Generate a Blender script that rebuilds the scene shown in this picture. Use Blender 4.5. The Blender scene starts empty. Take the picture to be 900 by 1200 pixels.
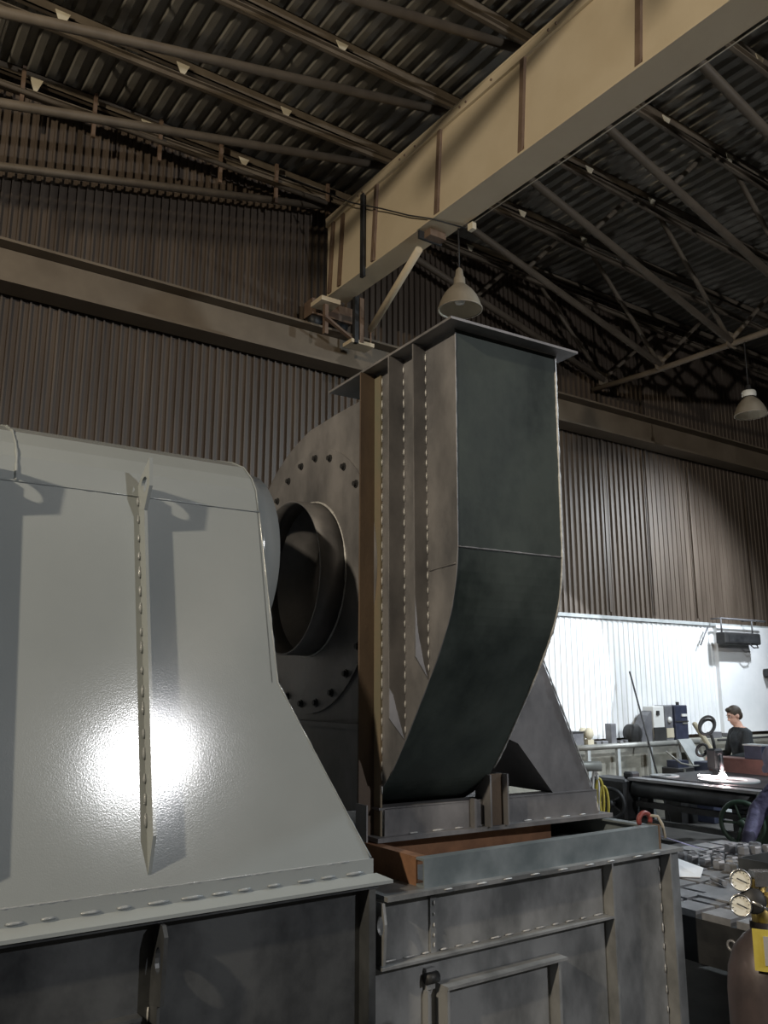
import bpy, bmesh, math, random
from mathutils import Vector, Matrix, Euler
random.seed(7)
R = math.radians
S = bpy.context.scene
COL = S.collection

# ------------------------------------------------------------------ camera
cam_d = bpy.data.cameras.new('camera')
cam = bpy.data.objects.new('camera', cam_d); COL.objects.link(cam)
cam_d.sensor_fit = 'VERTICAL'; cam_d.sensor_height = 36.0
cam_d.lens = 980.0 / 1200.0 * 36.0
cam_d.clip_start = 0.05; cam_d.clip_end = 200
cam.location = (0, 0, 2.0)
cam.rotation_euler = (R(90 + 11.8), 0, R(55.4 - 90))
S.camera = cam

# ------------------------------------------------------------------ world
W = bpy.data.worlds.new('world'); S.world = W; W.use_nodes = True
bg = W.node_tree.nodes['Background']
bg.inputs[0].default_value = (0.80, 0.90, 1.0, 1); bg.inputs[1].default_value = 0.0

# ------------------------------------------------------------------ colour management
S.view_settings.view_transform = 'Standard'; S.view_settings.look = 'None'
S.view_settings.gamma = 1.0; S.view_settings.use_curve_mapping = False
S.view_settings.exposure = 0.0

# ------------------------------------------------------------------ lights: the hall's own lamps outside the frame, hung at the height of the two pendants in view
def point(name, loc, power, col, rad=0.12):
    d = bpy.data.lights.new(name, 'POINT'); d.energy = power; d.color = col; d.shadow_soft_size = rad
    o = bpy.data.objects.new(name, d); COL.objects.link(o); o.location = loc; return o
def spot(name, loc, target, power, col, angle, blend=0.3, rad=0.1):
    d = bpy.data.lights.new(name, 'SPOT'); d.energy = power; d.color = col; d.shadow_soft_size = rad
    d.spot_size = R(angle); d.spot_blend = blend
    o = bpy.data.objects.new(name, d); COL.objects.link(o); o.location = loc
    o.rotation_euler = (Vector(target) - Vector(loc)).to_track_quat('-Z', 'Y').to_euler(); return o
COOL = (0.86, 0.93, 1.0)
spot('hall_lamp_left_offscreen', (-6.0, 0.6, 6.4), (3.0, 5.0, 4.6), 2300, (1.0, 0.86, 0.66), 160, 0.6, 0.14)        # casts the rib shadows on the hood
spot('hall_lamp_behind_offscreen', (4.73, -6.60, 5.90), (3.0, 3.0, 3.2), 1420, (0.98, 0.98, 1.0), 165, 0.5, 0.08)   # the highlight mirrored in the hood
spot('wall_lamp_right_offscreen', (13.6, 6.3, 5.6), (12.2, 9.2, 2.6), 1350, COOL, 110, 0.9, 0.12)                   # the glare on the white wall
spot('wall_lamp_arc_offscreen', (12.6, 5.0, 5.8), (9.0, 9.2, 1.55), 1700, COOL, 29, 0.08, 0.04)                     # the round-edged patch on the white sheets
spot('bench_lamp_right_offscreen', (9.4, 2.2, 5.8), (7.6, 5.0, 0.8), 1150, (0.82, 0.93, 1.0), 150, 0.6, 0.15)       # cool light on the table and benches

# ------------------------------------------------------------------ materials
MATS = {}
def mat(name, base, base2=None, rough=0.5, rough2=None, metal=0.0, scale=4.0, stretch=(1, 1, 1), bump=0.0,
        bscale=60.0, contrast=(0.35, 0.65), emit=None, detail=6.0, spec=None, coords='Object', coat=0.0):
    m = bpy.data.materials.new(name); m.use_nodes = True; nt = m.node_tree; N = nt.nodes; Lk = nt.links
    b = N['Principled BSDF']; b.inputs['Base Color'].default_value = (*base, 1)
    b.inputs['Roughness'].default_value = rough; b.inputs['Metallic'].default_value = metal
    if spec is not None: b.inputs['Specular IOR Level'].default_value = spec
    if coat: b.inputs['Coat Weight'].default_value = coat; b.inputs['Coat Roughness'].default_value = 0.12
    if emit: b.inputs['Emission Color'].default_value = (*emit[0], 1); b.inputs['Emission Strength'].default_value = emit[1]
    tc = N.new('ShaderNodeTexCoord'); mp = N.new('ShaderNodeMapping'); mp.inputs['Scale'].default_value = stretch
    Lk.new(tc.outputs[coords], mp.inputs[0])
    if base2 is not None:
        n = N.new('ShaderNodeTexNoise'); n.inputs['Scale'].default_value = scale; n.inputs['Detail'].default_value = detail
        n.inputs['Roughness'].default_value = 0.62
        Lk.new(mp.outputs[0], n.inputs['Vector'])
        r = N.new('ShaderNodeMapRange'); r.inputs[1].default_value = contrast[0]; r.inputs[2].default_value = contrast[1]
        Lk.new(n.outputs[0], r.inputs[0])
        mx = N.new('ShaderNodeMix'); mx.data_type = 'RGBA'
        mx.inputs[6].default_value = (*base, 1); mx.inputs[7].default_value = (*base2, 1)
        Lk.new(r.outputs[0], mx.inputs[0]); Lk.new(mx.outputs[2], b.inputs['Base Color'])
        if rough2 is not None:
            rr = N.new('ShaderNodeMapRange'); rr.inputs[3].default_value = rough; rr.inputs[4].default_value = rough2
            Lk.new(r.outputs[0], rr.inputs[0]); Lk.new(rr.outputs[0], b.inputs['Roughness'])
    if bump:
        n2 = N.new('ShaderNodeTexNoise'); n2.inputs['Scale'].default_value = bscale; n2.inputs['Detail'].default_value = 3
        Lk.new(tc.outputs[coords], n2.inputs['Vector'])
        bp = N.new('ShaderNodeBump'); bp.inputs['Strength'].default_value = bump; bp.inputs['Distance'].default_value = 0.01
        Lk.new(n2.outputs[0], bp.inputs['Height']); Lk.new(bp.outputs[0], b.inputs['Normal'])
    MATS[name] = m; return m
mat('mill_steel', (0.130, 0.130, 0.136), (0.285, 0.275, 0.275), 0.42, 0.62, 0.45, 2.6, (1, 1, 0.6), 0.05, 40)
mat('scale_plate', (0.020, 0.028, 0.025), (0.062, 0.076, 0.068), 0.5, 0.7, 0.1, 2.6, (1, 1, 0.7), 0.05, 30, (0.38, 0.62), spec=0.3)
mat('dark_plate', (0.035, 0.038, 0.042), (0.10, 0.105, 0.108), 0.36, 0.58, 0.4, 3.0, (1, 1, 0.8), 0.05, 35)
mat('cabinet_plate', (0.17, 0.177, 0.18), (0.33, 0.335, 0.335), 0.4, 0.6, 0.4, 3.2, (1, 1, 0.6), 0.05, 35, (0.38, 0.6))
mat('black_steel', (0.020, 0.021, 0.023), (0.045, 0.046, 0.048), 0.5, 0.6, 0.3, 6)
mat('grey_paint', (0.285, 0.310, 0.312), (0.305, 0.330, 0.332), 0.12, 0.14, 0.0, 1.5, (1, 1, 1), 0.034, 190)
mat('weld', (0.42, 0.42, 0.41), (0.62, 0.62, 0.61), 0.5, 0.6, 0.35, 60)
mat('painted_weld', (0.28, 0.30, 0.31), (0.33, 0.35, 0.36), 0.12, 0.16, 0.0, 60, bump=0.2, bscale=200)
mat('rust', (0.13, 0.062, 0.030), (0.25, 0.125, 0.065), 0.75, 0.85, 0.0, 5, (1, 1, 1), 0.1, 60)
mat('rust_flange', (0.055, 0.04, 0.032), (0.13, 0.092, 0.062), 0.65, 0.8, 0.1, 3.5, (1, 1, 0.35), 0.1, 60)
mat('cream_primer', (0.22, 0.15, 0.10), (0.13, 0.135, 0.09), 0.6, 0.7, 0.0, 2.0, (1, 1, 0.5), 0.05, 60)
mat('blue_steel', (0.17, 0.205, 0.22), (0.27, 0.305, 0.32), 0.4, 0.55, 0.4, 5)
mat('beige_paint', (0.56, 0.47, 0.33), (0.62, 0.53, 0.385), 0.55, 0.65, 0.0, 1.2, (1, 1, 1), 0.03, 20)
mat('brown_bar', (0.13, 0.085, 0.06), (0.19, 0.13, 0.09), 0.65, 0.7, 0.0, 5)
mat('wall_sheet', (0.060, 0.044, 0.032), (0.112, 0.086, 0.065), 0.5, 0.65, 0.1, 1.4, (2.2, 1, 0.22), 0.03, 30)
mat('roof_sheet', (0.15, 0.14, 0.118), (0.27, 0.255, 0.22), 0.45, 0.6, 0.25, 1.2, (1, 0.3, 1), 0.03, 30)
mat('truss_paint', (0.115, 0.092, 0.066), (0.175, 0.143, 0.105), 0.6, 0.7, 0.0, 3)
mat('tube_paint', (0.11, 0.088, 0.064), (0.16, 0.13, 0.095), 0.55, 0.65, 0.0, 3)
mat('cleat_paint', (0.62, 0.56, 0.42), (0.70, 0.64, 0.50), 0.6, 0.6, 0.0, 4)
mat('rail_paint', (0.125, 0.098, 0.068), (0.165, 0.132, 0.094), 0.55, 0.65, 0.0, 2)
mat('white_sheet', (0.74, 0.76, 0.77), (0.82, 0.83, 0.84), 0.55, 0.65, 0.0, 2)
mat('plinth', (0.20, 0.195, 0.165), (0.32, 0.31, 0.265), 0.85, 0.9, 0.0, 2.5, (1, 1, 2.5), 0.1, 30)
mat('floor', (0.035, 0.034, 0.032), (0.075, 0.072, 0.066), 0.75, 0.85, 0.0, 2.5, (1, 1, 1), 0.1, 20)
mat('pipe_grey', (0.22, 0.22, 0.20), (0.30, 0.30, 0.28), 0.45, 0.55, 0.2, 5)
mat('lamp_shade', (0.24, 0.205, 0.155), (0.30, 0.26, 0.20), 0.5, 0.6, 0.1, 6)
mat('lamp_inside', (0.58, 0.52, 0.40), (0.64, 0.58, 0.46), 0.4, 0.5, 0.0, 6)
mat('glass_bulb', (0.75, 0.74, 0.70), None, 0.15)
mat('rubber', (0.018, 0.018, 0.019), (0.03, 0.03, 0.03), 0.6, 0.7, 0.0, 8)
mat('cast_top', (0.26, 0.26, 0.27), (0.40, 0.40, 0.415), 0.38, 0.5, 0.5, 8, bump=0.05, bscale=60)
mat('cylinder_paint', (0.042, 0.038, 0.042), (0.095, 0.072, 0.074), 0.3, 0.45, 0.15, 5, (1, 1, 0.6), 0.05, 40)
mat('brass', (0.62, 0.44, 0.14), (0.72, 0.54, 0.2), 0.3, 0.4, 0.9, 20)
mat('chrome', (0.60, 0.60, 0.60), (0.7, 0.7, 0.7), 0.22, 0.3, 0.95, 20)
mat('dial', (0.72, 0.72, 0.66), (0.78, 0.78, 0.72), 0.4)
mat('yellow', (0.46, 0.38, 0.05), (0.58, 0.49, 0.10), 0.5, 0.6, 0.0, 10)
mat('silver_foil', (0.75, 0.75, 0.76), (0.85, 0.85, 0.85), 0.2, 0.3, 0.6, 10)
mat('paper', (0.84, 0.85, 0.87), (0.88, 0.88, 0.9), 0.7)
mat('purple_print', (0.35, 0.33, 0.55), (0.5, 0.48, 0.66), 0.7, None, 0.0, 20)
mat('green_paint', (0.02, 0.042, 0.027), (0.035, 0.06, 0.04), 0.45, 0.6, 0.0, 8)
mat('red_paint', (0.20, 0.035, 0.03), (0.28, 0.07, 0.055), 0.45, 0.6, 0.0, 10)
mat('rope', (0.32, 0.29, 0.24), (0.42, 0.38, 0.3), 0.8)
mat('rust_red', (0.10, 0.05, 0.042), (0.17, 0.085, 0.07), 0.6, 0.7, 0.1, 6)
mat('navy', (0.02, 0.025, 0.045), (0.035, 0.04, 0.07), 0.5, 0.6, 0.0, 10)
mat('blue_paint', (0.03, 0.05, 0.25), (0.05, 0.08, 0.33), 0.5)
mat('timber', (0.40, 0.36, 0.26), (0.50, 0.45, 0.34), 0.8, 0.85, 0.0, 6, (1, 1, 0.2))
mat('grey_board', (0.30, 0.32, 0.32), (0.42, 0.44, 0.44), 0.6, 0.7, 0.0, 5)
mat('box_white', (0.62, 0.62, 0.60), (0.7, 0.7, 0.68), 0.5)
mat('box_grey', (0.10, 0.10, 0.11), (0.17, 0.17, 0.18), 0.5, None, 0.0, 6)
mat('skin', (0.55, 0.33, 0.25), (0.60, 0.37, 0.29), 0.5, 0.6, 0.0, 20)
mat('hair', (0.03, 0.022, 0.016), (0.06, 0.045, 0.03), 0.6, 0.7, 0.0, 60)
mat('sweater', (0.018, 0.022, 0.025), (0.03, 0.035, 0.04), 0.85, 0.9, 0.0, 30)
mat('trousers', (0.03, 0.035, 0.055), (0.05, 0.055, 0.08), 0.85, 0.9, 0.0, 30)
mat('purple_jacket', (0.075, 0.072, 0.14), (0.15, 0.145, 0.25), 0.75, 0.8, 0.0, 14, (1, 1, 2), 0.9, 22)
mat('lilac_cap', (0.42, 0.40, 0.56), (0.5, 0.48, 0.64), 0.8, 0.85, 0.0, 12)
mat('glove', (0.05, 0.05, 0.09), (0.08, 0.08, 0.13), 0.8, 0.85, 0.0, 20)
mat('spark', (1, 1, 1), None, 0.5, emit=((1.0, 0.88, 0.85), 60.0))

# ------------------------------------------------------------------ mesh builder
class MB:
    def __init__(s): s.v = []; s.f = []; s.m = []; s.sm = []
    def add(s, vs, fs, mi=0, smooth=False):
        o = len(s.v); s.v += [tuple(p) for p in vs]
        for f in fs: s.f.append(tuple(i + o for i in f)); s.m.append(mi); s.sm.append(smooth)
        return s
    def box(s, a, b, mi=0, M=None):
        x0, y0, z0 = a; x1, y1, z1 = b
        vs = [(x0,y0,z0),(x1,y0,z0),(x1,y1,z0),(x0,y1,z0),(x0,y0,z1),(x1,y0,z1),(x1,y1,z1),(x0,y1,z1)]
        if M is not None: vs = [M @ Vector(p) for p in vs]
        return s.add(vs, [(3,2,1,0),(4,5,6,7),(0,1,5,4),(1,2,6,5),(2,3,7,6),(3,0,4,7)], mi)
    def prism(s, poly, d, mi=0):                        # poly: closed 3D polygon, d: extrusion vector
        d = Vector(d); n = len(poly); vs = [Vector(p) for p in poly] + [Vector(p) + d for p in poly]
        nn = Vector((0, 0, 0))
        for i in range(n): nn += vs[i].cross(vs[(i + 1) % n])
        fs = [tuple(range(n)), tuple(range(2 * n - 1, n - 1, -1))] + [(i, n + i, n + (i + 1) % n, (i + 1) % n) for i in range(n)]
        if nn.dot(d) > 0: fs = [tuple(reversed(f)) for f in fs]
        return s.add(vs, fs, mi)
    def tube(s, path, r, n=8, mi=0, cap=True, smooth=True, closed=False):
        path = [Vector(p) for p in path]; k = len(path)
        rr = r if isinstance(r, (list, tuple)) else [r] * k
        vs = []; fs = []; ref = None
        for i, p in enumerate(path):
            if closed: t = path[(i + 1) % k] - path[(i - 1) % k]
            else: t = path[min(i + 1, k - 1)] - path[max(i - 1, 0)]
            t.normalize()
            if ref is None: ref = t.orthogonal().normalized()
            u = ref - t * ref.dot(t)
            if u.length < 1e-5: u = t.orthogonal()
            u.normalize(); ref = u; w = t.cross(u)
            for j in range(n):
                a = 2 * math.pi * j / n; vs.append(p + (u * math.cos(a) + w * math.sin(a)) * rr[i])
        for i in range(k if closed else k - 1):
            i2 = (i + 1) % k
            for j in range(n): fs.append((i*n+j, i*n+(j+1) % n, i2*n+(j+1) % n, i2*n+j))
        s.add(vs, fs, mi, smooth)
        if cap and not closed:
            o = len(s.v) - len(vs)
            s.f.append(tuple(o + j for j in reversed(range(n)))); s.m.append(mi); s.sm.append(False)
            s.f.append(tuple(o + (k-1)*n + j for j in range(n))); s.m.append(mi); s.sm.append(False)
        return s
    def lathe(s, prof, origin, axis=(0, 0, 1), n=24, mi=0, smooth=True, close_ring=False):   # prof: [(r, h)]
        ax = Vector(axis).normalized(); u = ax.orthogonal().normalized(); w = ax.cross(u); o = Vector(origin)
        vs = []; fs = []
        for (r, h) in prof:
            for j in range(n):
                a = 2 * math.pi * j / n; vs.append(o + ax * h + (u * math.cos(a) + w * math.sin(a)) * r)
        k = len(prof)
        for i in range(k if close_ring else k - 1):
            i2 = (i + 1) % k
            for j in range(n): fs.append((i*n+j, i*n+(j+1) % n, i2*n+(j+1) % n, i2*n+j))
        return s.add(vs, fs, mi, smooth)
    def bar(s, a, b, w, h, mi=0, up=(0, 0, 1)):          # rectangular bar between two points
        a = Vector(a); b = Vector(b); t = (b - a).normalized(); u = Vector(up)
        x = t.cross(u).normalized(); y = x.cross(t)
        vs = [p + x*sx*w/2 + y*sy*h/2 for p in (a, b) for sx, sy in ((-1,-1),(1,-1),(1,1),(-1,1))]
        return s.add(vs, [(3,2,1,0),(4,5,6,7),(0,1,5,4),(1,2,6,5),(2,3,7,6),(3,0,4,7)], mi)
    def build(s, name, mats, parent=None, off=None, bevel=0):
        me = bpy.data.meshes.new(name)
        off = Vector(off) if off is not None else (Vector(parent['_o']) if parent is not None and '_o' in parent else Vector((0, 0, 0)))
        me.from_pydata([tuple(Vector(p) - off) for p in s.v], [], s.f)
        for m in (mats if isinstance(mats, (list, tuple)) else [mats]): me.materials.append(MATS[m])
        me.polygons.foreach_set('material_index', s.m); me.polygons.foreach_set('use_smooth', s.sm)
        me.update()
        o = bpy.data.objects.new(name, me); COL.objects.link(o); o.parent = parent
        if parent is None: o.location = off
        if bevel:
            b = o.modifiers.new('bevel', 'BEVEL'); b.width = bevel; b.segments = 1; b.limit_method = 'ANGLE'
        if parent is not None: o['_o'] = tuple(off)
        if name == 'weld_stitches': o['kind'] = 'stuff'
        return o
def thing(name, label, cat, loc=(0, 0, 0), group=None, rotz=0.0, kind=None):
    o = bpy.data.objects.new(name, None); COL.objects.link(o); o.empty_display_size = 0.2
    Rz = Matrix.Rotation(rotz, 4, 'Z')
    o.location = Rz @ Vector(loc); o.rotation_euler = (0, 0, rotz); o['_o'] = tuple(loc)
    tag(o, label, cat, group, kind); return o
def tag(o, label=None, cat=None, group=None, kind=None):
    if label: o['label'] = label
    if cat: o['category'] = cat
    if group: o['group'] = group
    if kind: o['kind'] = kind
    return o
def mesh_copy(o, parent, loc, rot=None):
    c = o.copy(); COL.objects.link(c); c.parent = parent; c.location = loc
    if rot is not None: c.rotation_euler = rot
    return c
def mesh_thing(mb, name, mats, label, cat, off, group=None, bevel=0, kind=None):
    return tag(mb.build(name, mats, None, off, bevel), label, cat, group, kind)
def beads(mb, a, b, n, duty=0.5, r=0.005, mi=0, jit=0.3):   # intermittent weld stitches along a line
    a = Vector(a); b = Vector(b); d = b - a
    for i in range(n):
        t0 = (i + 0.5 - duty/2 + random.uniform(-jit, jit) * 0.3) / n; t1 = t0 + duty / n * random.uniform(0.7, 1.25)
        t0 = max(0, t0); t1 = min(1, t1); k = 4; pts = []; rr = []
        for j in range(k):
            pts.append(a + d * (t0 + (t1 - t0) * j / (k - 1))); rr.append(r * (0.55 if j in (0, k-1) else random.uniform(0.8, 1.25)))
        mb.tube(pts, rr, 5, mi)
def weld_line(mb, path, r=0.005, step=0.02, mi=0):            # continuous rippled weld
    path = [Vector(p) for p in path]; pts = []
    for a, b in zip(path[:-1], path[1:]):
        k = max(1, int((b - a).length / step))
        pts += [a.lerp(b, i / k) for i in range(k)]
    pts.append(path[-1]); mb.tube(pts, [r * random.uniform(0.6, 1.35) for _ in pts], 5, mi)
    return mb

# ================================================================== THE HALL
YW = 9.26; ZD = 8.80
floor = MB().box((-10, -8, -0.1), (24, 9.6, 0)).build('floor', 'floor'); floor['kind'] = 'structure'
# --- back wall: corrugated sheets over a concrete plinth
wall = thing('wall_back', None, None, (0, YW, 0), kind='structure')
def corr_profile(x0, x1, pitch, crest, flank, depth, y0, sgn):
    pts = [(x0, y0)]; n = int(round((x1 - x0) / pitch))
    for i in range(n):
        b = x0 + i * pitch + (pitch - crest - 2 * flank) / 2
        pts += [(b, y0), (b + flank, y0 + sgn*depth), (b + flank + crest, y0 + sgn*depth), (b + 2*flank + crest, y0)]
    pts.append((x1, y0)); return pts
def sheet_mesh(name, w, z0, z1, pitch, crest, flank, depth, m):
    pr = corr_profile(0, w, pitch, crest, flank, depth, 0, -1); mb = MB()
    for (xa, ya), (xb, yb) in zip(pr[:-1], pr[1:]):
        mb.add([(xa, ya, z0), (xb, yb, z0), (xb, yb, z1), (xa, ya, z1)], [(0, 1, 2, 3)])
    mb.add([(0, 0.004, z0), (w, 0.004, z0), (w, 0.004, z1), (0, 0.004, z1)], [(3, 2, 1, 0)])
    return mb
proto = {}
for i, x in enumerate(range(-8, 24)):
    for tier, (z0, z1) in enumerate(((3.12, 6.25), (6.20, ZD))):
        jy = random.uniform(-0.006, 0.006) - 0.004 * (i % 2)
        key = (tier, 0 if x < 9 else (1 if x < 12 else 2))
        if key not in proto:
            m = 'wall_sheet'
            proto[key] = o = sheet_mesh('cladding_sheet', 1.0, z0, z1, (0.10, 0.125, 0.125)[key[1]], 0.020, 0.006, (0.036, 0.030, 0.014)[key[1]], m).build('cladding_sheet', m, wall, off=(0, 0, 0))
        else: o = proto[key].copy(); COL.objects.link(o)
        o.location = (x, jy + 0.012 * tier, 0)
MB().box((-8, YW + 0.05, 0), (24, YW + 0.15, ZD)).build('backing_wall', 'rust_flange', wall)
# white sheets below
ws = None
for x in range(-8, 14):
    if ws is None: ws = o = sheet_mesh('white_sheet', 1.0, 1.2, 3.14, 0.125, 0.055, 0.012, 0.016, 'white_sheet').build('white_sheet', 'white_sheet', wall, off=(0, 0, 0))
    else: o = ws.copy(); COL.objects.link(o)
    o.location = (x - 0.35, -0.02 + random.uniform(-0.003, 0.003), 0)
for k, (xa, xb) in enumerate(((13.65, 15.6), (15.62, 17.6), (17.62, 19.6), (19.62, 24))):
    MB().box((xa, YW - 0.10 - 0.004*k, 1.2), (xb, YW + 0.02, 3.10)).build('white_panel', 'white_sheet', wall)
MB().box((-8, YW - 0.075, 3.08), (24, YW - 0.03, 3.135)).build('cover_strip', 'grey_board', wall)
# taller joints seen on the right-hand upper wall
for x, z0, z1 in ((13.2, 3.2, 6.0), (15.0, 3.2, 6.0), (12.0, 3.2, 8.7), (10.85, 3.2, 8.7), (16.4, 3.2, 6.0)):
    MB().box((x, YW - 0.06, z0), (x + 0.035, YW - 0.03, z1)).build('joint_strip', 'wall_sheet', wall)
pl = MB().box((-8, 8.86, 0), (24, YW + 0.05, 1.14)).build('trim_1', 'plinth', None, (0, 8.86, 0)); pl['kind'] = 'structure'
# --- roof deck of ribbed sheets, ribs along Y
roof = thing('ceiling', None, None, (0, 0, ZD), kind='structure')
rs = None
for x in range(-10, 22):
    if rs is None:
        pr = corr_profile(0, 1.0, 0.2, 0.075, 0.025, 0.062, 0, 1); mb = MB()
        for (xa, za), (xb, zb) in zip(pr[:-1], pr[1:]):
            mb.add([(xa, -7, za), (xb, -7, zb), (xb, 9.35, zb), (xa, 9.35, za)], [(3, 2, 1, 0)])
        mb.add([(0, -7, 0.07), (1, -7, 0.07), (1, 9.35, 0.07), (0, 9.35, 0.07)], [(0, 1, 2, 3)])
        rs = o = mb.build('deck_sheet', 'roof_sheet', roof, off=(0, 0, 0))
    else: o = rs.copy(); COL.objects.link(o)
    o.location = (x, 0, random.uniform(-0.004, 0.004))

# --- roof trusses (each in a plane of constant Y)
ORD = ['', 'second', 'third', 'fourth', 'fifth', 'sixth', 'seventh', 'eighth']
def channel_x(mb, x0, x1, y, z0a, z0b, h=0.12, w=0.06, t=0.012, sgn=1):
    def P(x, yy, zz): return (x, yy, zz + (z0a if x == x0 else z0b))
    for (ya, yb, za, zb) in ((y, y + t*sgn, 0, h), (y, y + w*sgn, 0, t), (y, y + w*sgn, h - t, h)):
        ya, yb = min(ya, yb), max(ya, yb)
        vs = [P(x0,ya,za),P(x1,ya,za),P(x1,yb,za),P(x0,yb,za),P(x0,ya,zb),P(x1,ya,zb),P(x1,yb,zb),P(x0,yb,zb)]
        mb.add(vs, [(3,2,1,0),(4,5,6,7),(0,1,5,4),(1,2,6,5),(2,3,7,6),(3,0,4,7)])
TRY = [9.0, 7.85, 6.6, 5.4, 4.2, 3.0, 1.8]
for i, y in enumerate(TRY):
    lab = 'brown tube roof truss running along the top of the corrugated wall' if i == 0 else 'brown tube roof truss, %s out from the corrugated wall' % ORD[i]
    t = thing('roof_truss', lab, 'truss', (5.4, y, 8.6), 'roof trusses above the crane')
    zt = 8.66
    mb = MB(); channel_x(mb, -6, 18, y, zt, zt); mb.build('top_chord', 'truss_paint', t)
    mb = MB(); channel_x(mb, -6, 5.7, y - 0.05, 8.20, 8.50, 0.09, 0.05, 0.012, -1); mb.build('lower_chord', 'truss_paint', t)
    mb = MB(); channel_x(mb, 5.7, 18, y - 0.05, 8.50, 8.20, 0.09, 0.05, 0.012, -1); mb.build('lower_chord', 'truss_paint', t)
    ft = {0: (10.75, 7.12), 1: (10.75, 7.03), 2: (10.75, 6.98)}.get(i, (10.75, 7.0))
    MB().tube([(-1.6, y, 6.85), (5.45, y, 8.50)], 0.048, 10).build('tie_tube', 'tube_paint', t)
    MB().tube([(5.45, y, 8.50), (ft[0], y, ft[1])], 0.052, 10).build('tie_tube', 'tube_paint', t)
    for (xa, xb) in ((9.15, 10.70), (8.7, 7.9), (12.6, 10.80)):
        za = 8.62; zb = ft[1] + 0.05 if xb > 10 else 8.50 - (xb - 5.45) * 0.27
        MB().tube([(xa, y, za), (xb, y, zb)], 0.034, 8).build('strut', 'truss_paint', t)
    for (xa, xb) in (((0.35, 1.7),) if i == 9 else ()):
        MB().tube([(xa, y, 8.6), (xb, y, 6.85 + (xb + 1.6) * 0.234)], 0.034, 8).build('strut', 'truss_paint', t)
    for k in range(9):                                                    # triangular cleats between the chords
        x = -1.1 + 1.27 * k
        if 4.9 < x < 6.2: continue
        zl = 8.20 + (x + 6) * 0.3 / 11.7 if x < 5.7 else 8.50 - (x - 5.7) * 0.3 / 12.3
        MB().prism([(x - 0.075, y - 0.058, zt + 0.01), (x + 0.075, y - 0.058, zt + 0.01), (x, y - 0.058, zl + 0.07)], (0, 0.01, 0)).build('cleat', 'cleat_paint', t)
    MB().box((ft[0] - 0.10, y - 0.010, ft[1] - 0.10), (ft[0] + 0.12, y + 0.010, ft[1] + 0.14)).build('gusset', 'truss_paint', t)
    if i == 0:
        for k in range(7):
            x = 0.5 + 0.78 * k
            MB().box((x, y - 0.13, 8.16), (x + 0.04, y - 0.09, 8.72)).build('hanger', 'brown_bar', t)
        MB().tube([(-6, y - 0.15, 8.36), (5.7, y - 0.15, 8.40)], 0.03, 8).build('pipe', 'tube_paint', t)
mesh_thing(MB().tube([(10.72, 9.2, 7.0), (10.76, 7.85, 6.95), (10.9, 2.0, 6.94)], 0.045, 10), 'tie_beam', 'tube_paint',
           'long horizontal steel tube joining the lower ends of the roof trusses', 'beam', (10.8, 5, 6.95))

# --- crane runway beam on the back wall
rb = thing('runway_beam', 'long brown I-beam crane runway fixed along the corrugated wall', 'beam', (5, 9.0, 6.15))
MB().box((-8, 9.02, 6.17), (24, 9.05, 6.58)).build('web', 'rail_paint', rb)
MB().box((-8, 8.84, 6.585), (24, 9.17, 6.615)).build('top_flange', 'rail_paint', rb)
MB().box((-8, 8.84, 6.135), (24, 9.17, 6.17)).build('bottom_flange', 'rail_paint', rb)
MB().box((-8, 9.005, 6.61), (24, 9.055, 6.66)).build('rail', 'brown_bar', rb)
for k in range(10):
    x = -6.5 + 3.0 * k
    MB().box((x, 9.05, 6.18), (x + 0.14, 9.22, 6.57)).build('bracket', 'rail_paint', rb)

# --- overhead crane girder
g = thing('crane_girder', 'beige painted overhead crane box girder with dark stiffener bars', 'crane girder', (5.3, 8.7, 7.0))
MB().box((5.16, -6, 7.02), (5.17, 8.80, 8.10)).build('web', 'beige_paint', g)
MB().box((5.44, -6, 7.02), (5.45, 8.80, 8.10)).build('web', 'beige_paint', g)
MB().box((5.12, -6, 8.10), (5.50, 8.80, 8.125)).build('top_flange', 'beige_paint', g)
MB().box((5.125, -6, 8.00), (5.16, 8.80, 8.10)).build('edge_angle', 'beige_paint', g)
MB().box((5.13, -6, 6.995), (5.50, 6.80, 7.02)).build('bottom_flange', 'beige_paint', g)
MB().box((5.15, 6.80, 7.00), (5.46, 8.80, 7.02)).build('bottom_flange', 'beige_paint', g)
MB().box((5.15, 6.77, 6.90), (5.47, 6.80, 6.996)).build('end_stop', 'black_steel', g)
for yb in (8.66, 8.42, 7.64, 6.40, 5.09, 3.70, 2.35, 1.0, -0.4, -1.8, -3.2):
    w = 0.055
    MB().prism([(5.16, yb, 8.0), (5.16, yb - w, 8.0), (5.16, yb - w + 0.08, 7.02), (5.16, yb + 0.08, 7.02)], (-0.035, 0, 0)).build('stiffener', 'brown_bar', g)
MB().box((5.11, 7.86, 6.90), (5.15, 7.93, 8.02)).build('hanger_bar', 'black_steel', g)
bolt0 = None
for yb in (8.0, 7.9, 7.1, 7.0, 6.8, 6.0, 5.9, 5.5, 4.7, 4.6, 4.1, 3.3, 3.2):
    if bolt0 is None: bolt0 = MB().lathe([(0.0, -0.012), (0.014, -0.012), (0.014, 0)], (0, 0, 0), (1, 0, 0), 6).build('bolt', 'brown_bar', g, off=(0, 0, 0)); o = bolt0
    else: o = bolt0.copy(); COL.objects.link(o)
    o.location = Vector((5.125, yb, 8.05)) - Vector(g['_o'])
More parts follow.
